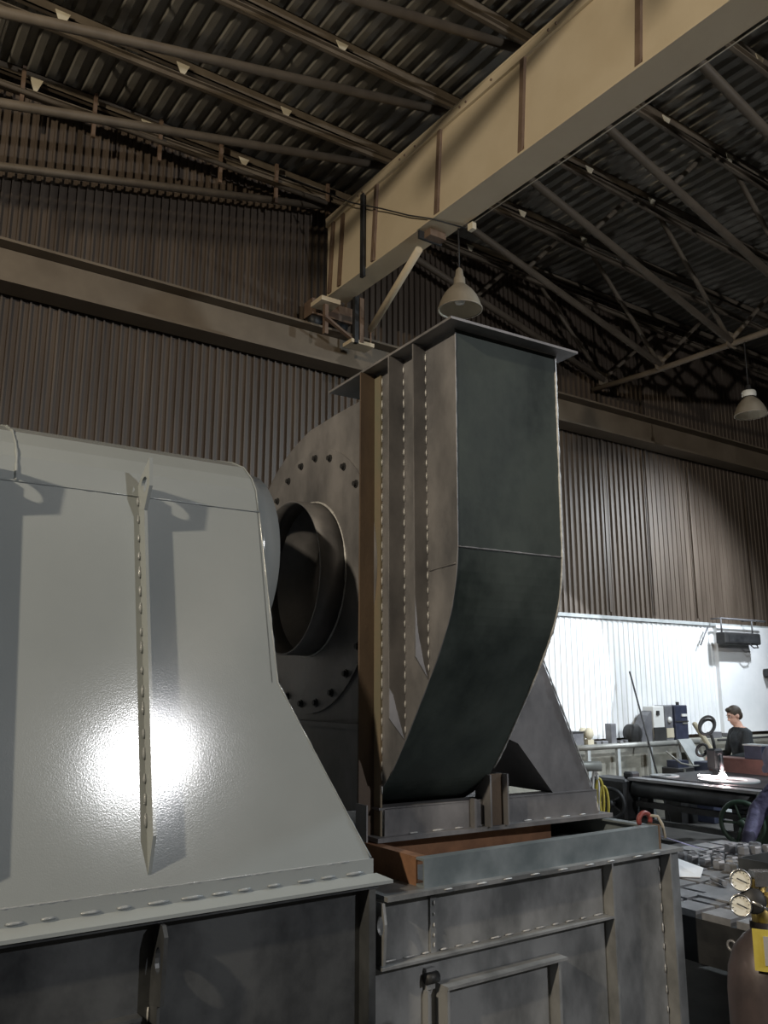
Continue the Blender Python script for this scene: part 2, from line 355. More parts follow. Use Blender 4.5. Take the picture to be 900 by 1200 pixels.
# end carriage of the crane
MB().box((5.0, 8.90, 6.78), (5.62, 9.12, 7.0)).build('end_carriage', 'brown_bar', g)
for x in (5.1, 5.5):
    MB().lathe([(0, -0.05), (0.085, -0.05), (0.085, 0.05), (0, 0.05)], (x, 9.0, 6.745), (0, 1, 0), 16).build('wheel', 'black_steel', g)
MB().box((4.92, 8.52, 6.80), (5.20, 8.80, 6.86)).build('step_plate', 'beige_paint', g)
MB().box((5.02, 8.60, 6.40), (5.07, 8.66, 6.80)).build('hanger_bar', 'brown_bar', g)
MB().bar((4.98, 8.55, 6.60), (5.45, 8.62, 6.42), 0.05, 0.03).build('brace', 'brown_bar', g)
MB().box((5.44, 8.55, 6.36), (5.50, 8.61, 7.42)).build('post', 'black_steel', g)
MB().box((5.52, 8.55, 6.38), (5.58, 8.61, 7.0)).build('post', 'brown_bar', g)
MB().box((5.40, 8.56, 6.36), (5.75, 8.78, 6.41)).build('step_plate', 'beige_paint', g)
MB().tube([(5.28, 6.95, 6.88), (5.72, 8.60, 6.62)], 0.045, 10).build('brace_tube', 'beige_paint', g)
MB().tube([(5.72, 8.60, 6.62), (5.72, 8.60, 6.40)], 0.012, 6).build('rod', 'brown_bar', g)
MB().box((5.22, 6.66, 6.91), (5.44, 6.78, 6.995)).build('bracket', 'brown_bar', g)
MB().box((5.505, 6.28, 6.90), (5.56, 6.36, 6.98)).build('cable_clip', 'cleat_paint', g)
# feed wire strung across the girder
mesh_thing(MB().tube([(4.6, 9.05, 8.72), (5.02, 8.0, 7.92), (5.08, 7.4, 7.55), (5.10, 6.9, 7.22), (5.12, 6.5, 6.985), (5.52, 6.42, 6.97)], 0.009, 6), 'wire', 'rubber',
           'thin dark wire sagging across the side of the crane girder', 'wire', (5.1, 6.5, 7.0))
MB().tube([(5.53, 6.45, 6.98), (5.53, 5.2, 6.97), (5.53, 3.2, 6.98), (5.53, 0, 6.98)], 0.007, 6).build('cable', 'pipe_grey', g)

# --- pendant lamps
def pendant(loc, top, r, label, lit=False, group=None, ring=False):
    x, y, z = loc                                                   # z: rim of the shade
    t = thing('pendant_lamp', label, 'lamp', (x, y, z), group)
    MB().tube([(x, y, z + r*2.05), (x, y, top)], 0.010, 6).build('cord', 'rubber', t)
    prof = [(r, 0), (r*0.985, r*0.06), (r*0.93, r*0.28), (r*0.80, r*0.60), (r*0.60, r*0.90), (r*0.36, r*1.14), (r*0.27, r*1.22)]
    mb = MB().lathe(prof, (x, y, z), n=32); mb.build('shade', 'lamp_shade', t)
    MB().lathe([(a*0.965, h - 0.006 if i else 0.0) for i, (a, h) in enumerate(prof)] + [(0, r*1.2)], (x, y, z), n=32).build('reflector', 'lamp_inside', t)
    MB().lathe([(r*1.02, -0.006), (r*1.02, 0.012), (r*0.96, 0.012), (r*0.96, -0.006)], (x, y, z), n=32, close_ring=True).build('rim', 'lamp_shade', t)
    MB().lathe([(r*0.27, r*1.2), (r*0.26, r*1.55), (r*0.20, r*1.62), (r*0.16, r*1.95), (r*0.05, r*2.08), (0, r*2.08)], (x, y, z), n=20).build('socket', 'lamp_shade' if not ring else 'rubber', t)
    if ring: MB().lathe([(r*0.40, r*1.20), (r*0.44, r*1.30), (r*0.44, r*1.52), (r*0.40, r*1.60), (r*0.2, r*1.62)], (x, y, z), n=20).build('collar', 'dial', t)
    MB().lathe([(0, r*0.25), (r*0.2, r*0.3), (r*0.28, r*0.5), (r*0.2, r*0.8), (r*0.1, r*1.1)], (x, y, z), n=16).build('bulb', 'glass_bulb', t)
    return t
pendant((5.49, 6.50, 6.02), 6.993, 0.24, 'bell-shaped pendant lamp hanging from the crane girder')
pendant((10.80, 6.42, 5.80), 6.91, 0.225, 'bell-shaped pendant lamp with a pale collar hanging from the roof tie tube', ring=True)

# ================================================================== GREY HOOD AND ITS STEEL BASE BOX
TL = math.tan(R(14))
def hy(z): return 2.95 + (z - 1.27) * TL
hood = thing('duct_hood', 'large glossy grey painted steel hood standing on a dark box', 'hood', (0.2, 3.9, 1.238))
ZS = 2.763; XR = 1.612; XL = -1.75
arc = [(hy(ZS), ZS), (3.352, 2.866), (3.40, 2.93), (3.49, 3.002), (3.62, 3.055), (3.80, 3.105), (4.1, 3.17), (4.6, 3.20), (5.0, 3.20)]
mb = MB()
face = [(XL - 0.35, 1.326), (1.978, 1.326), (1.631, 2.016), (XR, ZS), (XL, ZS)]
mb.prism([(x, hy(z), z) for x, z in face], (0, 0.008, 0)); mb.build('front_panel', 'grey_paint', hood)
mb = MB()
for (ya, za), (yb, zb) in zip(arc[:-1], arc[1:]):
    mb.add([(XL, ya, za), (XR, ya, za), (XR, yb, zb), (XL, yb, zb)], [(0, 1, 2, 3)], smooth=True)
mb.build('roof_panel', 'grey_paint', hood)
endp = [(hy(2.016), 2.016)] + arc + [(5.0, 2.016)]
MB().prism([(XR - 0.008, y, z) for y, z in endp], (0.006, 0, 0)).build('end_panel', 'grey_paint', hood)
mb = MB(); mb.add([(1.631, hy(2.016), 2.016), (1.978, hy(1.326), 1.326), (1.978, 5.0, 1.326), (1.60, 5.0, 2.016)], [(0, 1, 2, 3)])
mb.build('flare_panel', 'grey_paint', hood)
mb = MB().box((XL - 0.35, 5.0, 1.33), (1.978, 5.01, 2.02)).box((XL, 5.0, 2.0), (XR, 5.01, 3.205)); mb.build('rear_panel', 'grey_paint', hood)
MB().prism([(XL - 0.002, y, z) for y, z in endp], (-0.006, 0, 0)).build('end_panel', 'grey_paint', hood)
# edge bead on the right-hand profile
mb = MB(); weld_line(mb, [(1.98, hy(1.33), 1.33), (1.634, hy(2.016), 2.016), (XR + 0.003, hy(ZS), ZS)], 0.004, 0.03)
mb.tube([(XR, y, z) for y, z in arc], 0.004, 5); mb.build('edge_weld', 'grey_paint', hood)
mb = MB(); weld_line(mb, [(XL, hy(ZS) - 0.001, ZS), (XR, hy(ZS) - 0.001, ZS)], 0.004, 0.03); mb.build('seam', 'grey_paint', hood)
mb = MB(); weld_line(mb, [(0.60, y - 0.002, z) for y, z in arc[:6]], 0.006, 0.02); mb.build('seam', 'grey_paint', hood)
# base angle and flange
MB().box((XL - 0.4, 2.952, 1.25), (1.985, 2.962, 1.328)).build('base_angle', 'grey_paint', hood)
mb = MB(); mb.add([(XL - 0.4, 2.952, 1.272), (2.0, 2.952, 1.272), (2.045, 2.900, 1.250), (XL - 0.4, 2.900, 1.250)], [(3, 2, 1, 0)])
mb.box((XL - 0.4, 2.90, 1.238), (2.045, 5.0, 1.250)); mb.build('base_flange', 'grey_paint', hood)
mb = MB(); beads(mb, (-1, 2.950, 1.282), (1.95, 2.950, 1.282), 26, 0.55, 0.006); mb.build('weld_stitches', 'painted_weld', hood)
mb = MB(); weld_line(mb, [(-1, 2.955, 1.328), (1.97, 2.955, 1.328)], 0.004, 0.015); mb.build('weld_line', 'painted_weld', hood)
# ribs with pointed ends and lifting eyes
for xr in (1.07, 0.50, -0.07, -0.64):
    z0, z1, dp = 1.36, 2.80, 0.064
    ylow = [(xr, hy(z0) + 0.004, z0), (xr, hy(z0 + 0.14) - dp, z0 + 0.14), (xr, hy(z1) - dp, z1), (xr, hy(z1) + 0.004, z1)]
    rib = MB().prism(ylow, (0.012, 0, 0)).build('rib', 'grey_paint', hood)
    mb = MB(); beads(mb, (xr - 0.004, hy(1.5) - 0.004, 1.5), (xr - 0.004, hy(2.78) - 0.004, 2.78), 17, 0.5, 0.006); mb.build('weld_stitches', 'painted_weld', hood)
    # lifting eye: pentagonal plate with a hole standing out of the roof curve
    yc, zc = hy(2.77) - 0.055, 2.795
    outer = [(yc + 0.06, zc - 0.09), (yc - 0.03, zc - 0.10), (yc - 0.075, zc - 0.01), (yc - 0.055, zc + 0.11), (yc + 0.03, zc + 0.05), (yc + 0.085, zc - 0.005)]
    inner = [(yc - 0.01 + 0.034*math.cos(a), zc + 0.005 + 0.034*math.sin(a)) for a in [2*math.pi*k/16 for k in range(16)]]
    bm = bmesh.new(); ed = []
    for loop in (outer, inner):
        vv = [bm.verts.new((0, y, z)) for y, z in loop]; ed += [bm.edges.new((vv[k], vv[(k+1) % len(vv)])) for k in range(len(vv))]
    fr = bmesh.ops.triangle_fill(bm, use_beauty=True, edges=ed)
    ex = bmesh.ops.extrude_face_region(bm, geom=[f for f in bm.faces]); bmesh.ops.translate(bm, verts=[v for v in ex['geom'] if isinstance(v, bmesh.types.BMVert)], vec=(0.014, 0, 0))
    bmesh.ops.recalc_face_normals(bm, faces=bm.faces)
    me = bpy.data.meshes.new('lifting_eye'); bm.to_mesh(me); bm.free(); me.materials.append(MATS['grey_paint'])
    o = bpy.data.objects.new('lifting_eye', me); COL.objects.link(o); o.parent = hood; o.location = Vector((xr - 0.001, 0, 0)) - Vector(hood['_o'])
# round outlet stub facing the fan
mb = MB().lathe([(0.45, 0), (0.45, 0.15), (0.44, 0.15), (0.44, 0)], (XR - 0.004, 3.835, 2.60), (1, 0, 0), 48, close_ring=True); mb.build('outlet_stub', 'grey_paint', hood)
MB().lathe([(0.0, 0.02), (0.44, 0.02)], (XR - 0.004, 3.835, 2.60), (1, 0, 0), 48).build('outlet_inside', 'grey_paint', hood)

# --- steel base box under the hood
bb = thing('steel_base_box', 'dark bare steel box with welded stiffeners carrying the grey hood', 'steel box', (0.2, 3.9, 0))
MB().box((XL - 0.4, 2.975, 0.0), (1.965, 2.985, 1.225)).build('front_plate', 'dark_plate', bb)
MB().box((XL - 0.4, 5.0, 0.0), (1.965, 5.01, 1.225)).build('rear_plate', 'dark_plate', bb)
MB().box((1.955, 2.985, 0.0), (1.965, 5.0, 1.225)).build('side_plate', 'dark_plate', bb)
MB().box((XL - 0.4, 2.985, 0.0), (XL - 0.39, 5.0, 1.225)).build('side_plate', 'dark_plate', bb)
MB().box((XL - 0.4, 2.915, 1.225), (1.985, 5.0, 1.237)).build('top_plate', 'dark_plate', bb)
def holed_plate(name, m, parent, x0, t, poly, hc, hr, off, hz=1.0):
    bm = bmesh.new(); ed = []
    inner = [(hc[0] + hr*math.cos(a), hc[1] + hz*hr*math.sin(a)) for a in [2*math.pi*k/16 for k in range(16)]]
    for loop in (poly, inner):
        vv = [bm.verts.new((x0, y, z)) for y, z in loop]; ed += [bm.edges.new((vv[k], vv[(k+1) % len(vv)])) for k in range(len(vv))]
    bmesh.ops.triangle_fill(bm, use_beauty=True, edges=ed)
    ex = bmesh.ops.extrude_face_region(bm, geom=[f for f in bm.faces]); bmesh.ops.translate(bm, verts=[v for v in ex['geom'] if isinstance(v, bmesh.types.BMVert)], vec=(t, 0, 0))
    bmesh.ops.recalc_face_normals(bm, faces=bm.faces); bmesh.ops.translate(bm, verts=bm.verts, vec=-Vector(off))
    me = bpy.data.meshes.new(name); bm.to_mesh(me); bm.free(); me.materials.append(MATS[m])
    o = bpy.data.objects.new(name, me); COL.objects.link(o); o.parent = parent; return o
for xs in (1.10, 0.23, -0.64):
    MB().box((xs, 2.905, 0.0), (xs + 0.010, 2.975, 1.03)).build('stiffener', 'dark_plate', bb)
    holed_plate('lug_plate', 'dark_plate', bb, xs - 0.002, 0.014, [(2.978, 0.96), (2.875, 0.98), (2.865, 1.19), (2.89, 1.222), (2.978, 1.222)], (2.915, 1.11), 0.026, bb['_o'], 1.6)
    mb = MB(); beads(mb, (xs - 0.006, 2.97, 0.1), (xs - 0.006, 2.97, 0.98), 10, 0.5, 0.005); mb.build('weld_stitches', 'weld', bb)
MB().box((1.935, 2.905, 0.0), (1.965, 2.975, 1.225)).build('stiffener', 'dark_plate', bb)
MB().box((-1.8, 2.93, 0.93), (1.06, 2.975, 0.942)).build('ledge', 'dark_plate', bb)

# ================================================================== CABINET UNDER THE FAN
cb = thing('steel_cabinet', 'bare steel cabinet with welded ribs and a framed door under the fan', 'cabinet', (2.9, 3.6, 0))
CX0, CX1 = 1.985, 3.80
MB().box((CX0, 2.965, 0.0), (CX1, 2.975, 1.17)).build('front_plate', 'cabinet_plate', cb)
MB().box((CX1, 2.945, 0.0), (CX1 + 0.010, 4.75, 1.17)).build('side_plate', 'cabinet_plate', cb)
MB().box((CX0, 2.975, 0.0), (CX0 + 0.010, 4.75, 1.17)).build('side_plate', 'cabinet_plate', cb)
MB().box((CX0, 4.75, 0.0), (CX1 + 0.010, 4.76, 1.17)).build('rear_plate', 'cabinet_plate', cb)
MB().box((CX0 + 0.03, 2.895, 1.17), (CX1 + 0.075, 4.78, 1.188)).build('top_plate', 'cabinet_plate', cb)
MB().box((CX1 + 0.010, 2.93, 0.0), (CX1 + 0.075, 2.945, 1.17)).build('corner_post', 'cabinet_plate', cb)
MB().box((CX1 - 0.03, 2.900, 0.0), (CX1 - 0.018, 2.965, 1.17)).build('corner_post', 'cabinet_plate', cb)
MB().box((CX0 + 0.01, 2.905, 0.922), (3.345, 2.965, 0.932)).build('horizontal_rib', 'cabinet_plate', cb)
for (z0, z1) in ((0.932, 1.17), (0.0, 0.922)):
    MB().box((3.335, 2.905, z0), (3.347, 2.965, z1)).build('vertical_rib', 'cabinet_plate', cb)
MB().box((2.27, 2.953, 0.932), (2.30, 2.965, 1.15)).build('backing_strip', 'cabinet_plate', cb)
holed_plate('lug_plate', 'cabinet_plate', cb, 2.0, 0.012, [(2.97, 0.93), (2.905, 0.94), (2.895, 1.09), (2.91, 1.165), (2.97, 1.165)], (2.925, 1.08), 0.022, cb['_o'], 1.7)
mb = MB(); beads(mb, (CX0 + 0.03, 2.955, 0.937), (3.32, 2.955, 0.937), 14, 0.5, 0.0042); mb.build('weld_stitches', 'weld', cb)
mb = MB(); beads(mb, (2.25, 2.893, 1.182), (3.75, 2.893, 1.182), 9, 0.35, 0.004); mb.build('weld_stitches', 'weld', cb)
mb = MB(); beads(mb, (3.758, 2.962, 0.2), (3.758, 2.962, 1.14), 10, 0.4, 0.0035); beads(mb, (2.285, 2.948, 0.94), (2.285, 2.948, 1.14), 5, 0.4, 0.004); mb.build('weld_stitches', 'weld', cb)
door = MB().box((2.33, 2.945, 0.12), (2.965, 2.96, 0.80)).build('door', 'cabinet_plate', cb)
MB().box((2.30, 2.880, 0.805), (2.985, 2.965, 0.817)).build('door_frame_top', 'cabinet_plate', cb)
MB().box((2.30, 2.885, 0.06), (2.312, 2.965, 0.805)).build('door_frame_side', 'cabinet_plate', cb)
MB().box((2.930, 2.885, 0.06), (2.945, 2.965, 0.805)).build('door_frame_side', 'cabinet_plate', cb)
MB().box((2.30, 2.885, 0.048), (2.985, 2.965, 0.06)).build('door_frame_bottom', 'cabinet_plate', cb)
MB().lathe([(0, -0.03), (0.022, -0.03), (0.022, 0.03), (0, 0.03)], (2.262, 2.94, 0.845), (1, 0, 0), 12).build('hinge_knuckle', 'black_steel', cb)
MB().box((2.24, 2.945, 0.80), (2.285, 2.965, 0.88)).build('hinge_plate', 'cabinet_plate', cb)
MB().box((2.235, 2.93, 0.05), (2.245, 2.965, 0.8)).build('vertical_strip', 'cabinet_plate', cb)

# --- channel frame lying on the cabinet
cf = thing('channel_frame', 'rectangular frame of steel channels, rusty inside, lying on the cabinet', 'frame', (2.95, 3.3, 1.188))
FX0, FX1, FY0, FY1, Z0, Z1 = 2.226, 3.735, 2.935, 4.72, 1.188, 1.302
def cbox(name, mats, boxes):
    mb = MB()
    for (a, b, mi) in boxes: mb.box(a, b, mi)
    return mb.build(name, mats, cf)
cbox('front_channel', ['blue_steel', 'blue_steel'], [((FX0, FY0, Z0), (FX1, FY0 + 0.008, Z1), 0), ((FX0, FY0 + 0.008, Z1 - 0.01), (FX1, FY0 + 0.055, Z1), 1), ((FX0, FY0 + 0.008, Z0), (FX1, FY0 + 0.055, Z0 + 0.01), 1)])
cbox('side_channel', ['rust'], [((FX0, FY0 + 0.056, Z0), (FX0 + 0.008, FY1, Z1), 0), ((FX0 + 0.008, FY0 + 0.056, Z1 - 0.01), (FX0 + 0.055, FY1, Z1), 0), ((FX0 + 0.008, FY0 + 0.056, Z0), (FX0 + 0.055, FY1, Z0 + 0.01), 0)])
cbox('side_channel', ['blue_steel'], [((FX1 - 0.008, FY0 + 0.056, Z0), (FX1, FY1, Z1), 0), ((FX1 - 0.055, FY0 + 0.056, Z1 - 0.01), (FX1 - 0.008, FY1, Z1), 0), ((FX1 - 0.055, FY0 + 0.056, Z0), (FX1 - 0.008, FY1, Z0 + 0.01), 0)])
cbox('middle_channel', ['rust'], [((FX0 + 0.056, 3.40, Z0 + 0.001), (FX1 - 0.30, 3.408, Z1), 0), ((FX0 + 0.056, 3.385, Z1 - 0.012), (FX1 - 0.30, 3.40, Z1), 0), ((FX0 + 0.056, 3.33, Z0), (FX1 - 0.30, 3.40, Z0 + 0.012), 0)])
cbox('rear_channel', ['rust'], [((FX0, FY1 - 0.008, Z0), (FX1, FY1, Z1), 0)])
cbox('corner_plate', ['brown_bar'], [((FX1 + 0.001, FY0 - 0.005, Z0), (FX1 + 0.010, FY0 + 0.07, Z1 + 0.004), 0)])

# ================================================================== CENTRIFUGAL FAN (rotated -2.7 deg)
fan = thing('centrifugal_fan', 'tall bare steel centrifugal fan with a curved scroll housing and inlet ring', 'fan', (2.5, 4.1, 1.305), rotz=R(-2.7))
FO = Vector(fan['_o'])
FXa, FXb = 2.147, 2.755
OUT = [(2.841, 3.59), (2.845, 3.1), (2.850, 2.592), (2.868, 2.45), (2.912, 2.304), (2.995, 2.15), (3.092, 2.005), (3.200, 1.855), (3.305, 1.712), (3.395, 1.605),
       (3.480, 1.525), (3.60, 1.455), (3.75, 1.405), (3.95, 1.385), (4.25, 1.40), (4.6, 1.50), (4.9, 1.72), (5.10, 2.05), (5.18, 2.45), (5.14, 2.8), (5.02, 3.06),
       (4.82, 3.28), (4.55, 3.42), (4.28, 3.49), (3.95, 3.50), (3.68, 3.50), (3.68, 3.59)]
IC = (4.24, 2.60)
def plate_with_hole(name, m, x0, t, poly, c, r, parent):
    bm = bmesh.new(); ed = []
    loops = [poly] + ([[(c[0] + r*math.cos(2*math.pi*k/48), c[1] + r*math.sin(2*math.pi*k/48)) for k in range(48)]] if r else [])
    for loop in loops:
        vv = [bm.verts.new((x0, y, z)) for y, z in loop]; ed += [bm.edges.new((vv[k], vv[(k+1) % len(vv)])) for k in range(len(vv))]
    bmesh.ops.triangle_fill(bm, use_beauty=True, edges=ed)
    ex = bmesh.ops.extrude_face_region(bm, geom=[f for f in bm.faces]); bmesh.ops.translate(bm, verts=[v for v in ex['geom'] if isinstance(v, bmesh.types.BMVert)], vec=(t, 0, 0))
    bmesh.ops.recalc_face_normals(bm, faces=bm.faces); bmesh.ops.translate(bm, verts=bm.verts, vec=-FO)
    me = bpy.data.meshes.new(name); bm.to_mesh(me); bm.free(); me.materials.append(MATS[m])
    o = bpy.data.objects.new(name, me); COL.objects.link(o); o.parent = parent; return o
# finer outline for the curved strip
def smooth_outline(P, k=4):
    res = []
    for i in range(len(P) - 1):
        p0 = P[max(i-1, 0)]; p1 = P[i]; p2 = P[i+1]; p3 = P[min(i+2, len(P)-1)]
        for j in range(k):
            t = j / k
            res.append(tuple(0.5*((2*p1[a]) + (-p0[a]+p2[a])*t + (2*p0[a]-5*p1[a]+4*p2[a]-p3[a])*t*t + (-p0[a]+3*p1[a]-3*p2[a]+p3[a])*t**3) for a in (0, 1)))
    res.append(P[-1]); return res
CUR = [OUT[0]] + smooth_outline(OUT[2:24], 4) + OUT[24:]
plate_with_hole('side_plate', 'mill_steel', FXa, 0.006, CUR, IC, 0.43, fan)
plate_with_hole('side_plate', 'mill_steel', FXb - 0.006, 0.006, CUR, IC, 0, fan)
mb = MB()
for (ya, za), (yb, zb) in zip(CUR[:-1], CUR[1:]):
    mb.add([(FXa + 0.002, ya - 0.001, za), (FXb - 0.002, ya - 0.001, za), (FXb - 0.002, yb - 0.001, zb), (FXa + 0.002, yb - 0.001, zb)], [(3, 2, 1, 0)], smooth=True)
mb.build('wrap_plate', 'scale_plate', fan)
# top flange ring
fl = MB()
fl.box((FXa - 0.08, 2.761, 3.592), (FXb + 0.08, 2.845, 3.604)); fl.box((FXa - 0.08, 3.68, 3.592), (FXb + 0.08, 3.90, 3.604))
fl.box((FXa - 0.08, 2.845, 3.592), (FXa + 0.004, 3.68, 3.604)); fl.box((FXb - 0.004, 2.845, 3.592), (FXb + 0.08, 3.68, 3.604))
fl.build('top_flange', 'mill_steel', fan)
# vertical stiffener fins on the side
def fin(y, p, zb, m, cut=0.10, t=0.010):
    MB().prism([(FXa, y, 3.59), (FXa - p, y, 3.59), (FXa - p, y, zb + cut), (FXa, y, zb)], (0, t, 0)).build('stiffener', m, fan)
fin(3.075, 0.070, 2.03, 'mill_steel'); fin(3.265, 0.086, 1.76, 'mill_steel')
MB().box((FXa - 0.092, 3.525, 1.31), (FXa, 3.537, 3.59)).build('split_flange', 'rust_flange', fan)
MB().box((FXa - 0.010, 3.465, 1.31), (FXa, 3.525, 3.575)).build('split_angle', 'cream_primer', fan)
MB().box((FXa - 0.10, 3.44, 1.31), (FXa - 0.092, 3.537, 1.47)).build('split_foot', 'mill_steel', fan)
w = MB()
for y, zb, n in ((3.071, 2.05, 26), (3.261, 1.78, 30), (3.462, 1.5, 34)):
    beads(w, (FXa - 0.003, y, zb), (FXa - 0.003, y, 3.56), n, 0.6, 0.004)
w.build('weld_stitches', 'weld', fan)
w = MB(); weld_line(w, [(FXb, y - 0.003, z) for y, z in CUR[:30]], 0.006, 0.02); w.build('corner_weld', 'weld', fan)
w = MB(); weld_line(w, [(FXa, y - 0.002, z) for y, z in CUR[:30]], 0.0035, 0.03); w.build('corner_weld', 'mill_steel', fan)
w = MB(); weld_line(w, [(FXa, 2.848, 2.592), (FXb, 2.848, 2.592)], 0.004, 0.02); w.build('seam_weld', 'mill_steel', fan)
w = MB(); weld_line(w, [(FXa - 0.001, 2.86, 2.52), (FXa - 0.001, 3.06, 2.51)], 0.004, 0.02); w.build('seam_weld', 'mill_steel', fan)
# inlet ring with bolts
def annulus(r0, r1, x, t, name, m): return MB().lathe([(r0, 0), (r1, 0), (r1, t), (r0, t)], (x, IC[0], IC[1]), (1, 0, 0), 64, smooth=False, close_ring=True).build(name, m, fan)
annulus(0.43, 0.745, FXa - 0.012, 0.012, 'inlet_ring', 'mill_steel')
b0 = None
for k in range(24):
    a = 2 * math.pi * (k + 0.35) / 24
    if b0 is None: b0 = o = MB().lathe([(0, -0.020), (0.014, -0.020), (0.014, -0.006), (0.022, -0.006), (0.022, 0)], (0, 0, 0), (1, 0, 0), 8, smooth=False).build('bolt', 'black_steel', fan, off=(0, 0, 0))
    else: o = b0.copy(); COL.objects.link(o)
    o.location = Vector((FXa - 0.012, IC[0] + 0.695*math.cos(a), IC[1] + 0.695*math.sin(a))) - FO
MB().lathe([(0.43, -0.16), (0.43, -0.012), (0.42, -0.012), (0.42, -0.16)], (FXa, IC[0], IC[1]), (1, 0, 0), 64, close_ring=True).build('inlet_collar', 'mill_steel', fan)
MB().lathe([(0.42, -0.012), (0.36, 0.10), (0.33, 0.18), (0.35, 0.24), (0.36, 0.24), (0.34, 0.18), (0.37, 0.10), (0.43, 0.0)], (FXa, IC[0], IC[1]), (1, 0, 0), 48).build('inlet_cone', 'mill_steel', fan)
w = MB(); ring = [(FXa - 0.014, IC[0] + 0.436*math.cos(2*math.pi*k/72), IC[1] + 0.436*math.sin(2*math.pi*k/72)) for k in range(72)]
w.tube(ring, [0.006 * random.uniform(0.6, 1.4) for _ in ring], 5, closed=True); w.build('collar_weld', 'weld', fan)
imp = MB().lathe([(0.0, 0.50), (0.62, 0.50), (0.62, 0.512), (0.0, 0.512)], (FXa, IC[0], IC[1]), (1, 0, 0), 48, smooth=False).build('impeller', 'mill_steel', fan)
for k in range(10):
    a = 2*math.pi*k/10; c, s_ = math.cos(a), math.sin(a); c2, s2 = math.cos(a + 0.35), math.sin(a + 0.35)
    MB().prism([(FXa + 0.25, IC[0] + 0.34*c, IC[1] + 0.34*s_), (FXa + 0.30, IC[0] + 0.60*c2, IC[1] + 0.60*s2), (FXa + 0.5, IC[0] + 0.60*c2, IC[1] + 0.60*s2), (FXa + 0.5, IC[0] + 0.30*c, IC[1] + 0.30*s_)], (0, 0.005*c, 0.005*s_)).build('blade', 'mill_steel', imp)
MB().lathe([(0, 0.30), (0.06, 0.30), (0.09, 0.5)], (FXa, IC[0], IC[1]), (1, 0, 0), 24).build('hub', 'black_steel', imp)
# side bracket under ring and horizontal bar
MB().box((FXa - 0.03, 3.54, 1.795), (FXa, 4.6, 1.82)).build('side_bar', 'mill_steel', fan)
# base
MB().box((FXa - 0.05, 3.42, 1.305), (3.60, 5.1, 1.325)).build('base_plate', 'mill_steel', fan)
MB().box((FXa + 0.01, 3.46, 1.325), (3.53, 3.47, 1.445)).build('base_rail', 'mill_steel', fan)
MB().box((FXa - 0.02, 3.46, 1.44), (3.53, 3.56, 1.450)).build('base_rail_top', 'mill_steel', fan)
MB().box((2.655, 3.425, 1.325), (2.668, 3.46, 1.46)).build('gusset', 'mill_steel', fan)
for x in (2.735, 2.845):
    MB().box((x, 3.40, 1.325), (x + 0.010, 3.52, 1.57)).build('post_flange', 'mill_steel', fan)
MB().box((2.745, 3.44, 1.325), (2.845, 3.45, 1.57)).build('post_web', 'rust_flange', fan)
# box pedestal leg at the right
MB().prism([(2.757, 3.47, 2.30), (2.99, 3.47, 2.38), (3.10, 3.47, 2.30), (3.500, 3.47, 1.45), (3.215, 3.47, 1.45), (2.985, 3.47, 1.71), (2.757, 3.47, 1.80)], (0, 0.008, 0)).build('pedestal_leg', 'mill_steel', fan)
MB().prism([(3.10, 3.478, 2.30), (3.108, 3.478, 2.30), (3.508, 3.478, 1.45), (3.500, 3.478, 1.45)], (0, 0.9, 0)).build('pedestal_side', 'mill_steel', fan)
MB().prism([(2.985, 3.478, 1.71), (2.993, 3.478, 1.71), (3.223, 3.478, 1.45), (3.215, 3.478, 1.45)], (0, 0.9, 0)).build('pedestal_side', 'mill_steel', fan)
w = MB(); weld_line(w, [(3.108, 3.468, 2.30), (3.508, 3.468, 1.45), (3.535, 3.458, 1.33)], 0.005, 0.02)
beads(w, (2.25, 3.458, 1.328), (3.5, 3.458, 1.328), 9, 0.4, 0.004); w.build('weld_stitches', 'weld', fan)

# ================================================================== RED CLAMP ON THE FRAME CORNER
t = thing('screw_clamp', 'small red clamp with a rope end on the corner of the channel frame', 'clamp', (3.70, 2.99, 1.303))
arcp = [(3.70 + 0.045*math.cos(a), 2.99, 1.325 + 0.035*math.sin(a)) for a in [math.pi*(-0.15 + 1.3*k/12) for k in range(13)]]
MB().tube(arcp, 0.013, 8).build('hook', 'red_paint', t)
MB().tube([(3.735, 2.985, 1.345), (3.775, 2.965, 1.34), (3.79, 2.95, 1.30), (3.795, 2.94, 1.235)], 0.008, 6).build('rope', 'rope', t)

# ================================================================== CAST IRON TABLE AND WHAT LIES ON IT
ct = thing('layout_table', 'heavy cast iron layout table with a slotted top of square blocks', 'table', (5.0, 3.2, 0))
TX0, TX1, TY0, TY1, TZ = 4.02, 6.05, 1.95, 4.35, 0.85
MB().box((TX0, TY0, 0.60), (TX1, TY1, TZ - 0.035)).build('bed', 'black_steel', ct)
bl = None; pit = 0.20; nx = int((TX1 - TX0) / pit); ny = int((TY1 - TY0) / pit)
for i in range(nx):
    for j in range(ny):
        if bl is None: bl = o = MB().box((0, 0, 0), (pit - 0.034, pit - 0.034, 0.035)).build('top_block', 'cast_top', ct, off=(0, 0, 0))
        else: o = bl.copy(); COL.objects.link(o)
        o.location = Vector((TX0 + i*pit + 0.005, TY0 + j*pit + 0.005, TZ - 0.035)) - Vector(ct['_o'])
for y in (2.3, 2.75, 3.2, 3.65, 4.1):
    MB().lathe([(0.03, 0), (0.03, 0.012), (0.018, 0.012), (0.018, 0)], (TX0 - 0.010, y, 0.73), (1, 0, 0), 12, close_ring=True).build('clamp_eye', 'cast_top', ct)
for (x, y) in ((TX0 + 0.1, TY0 + 0.1), (TX1 - 0.25, TY0 + 0.1), (TX0 + 0.1, TY1 - 0.25), (TX1 - 0.25, TY1 - 0.25)):
    MB().box((x, y, 0), (x + 0.15, y + 0.15, 0.60)).build('leg', 'black_steel', ct)
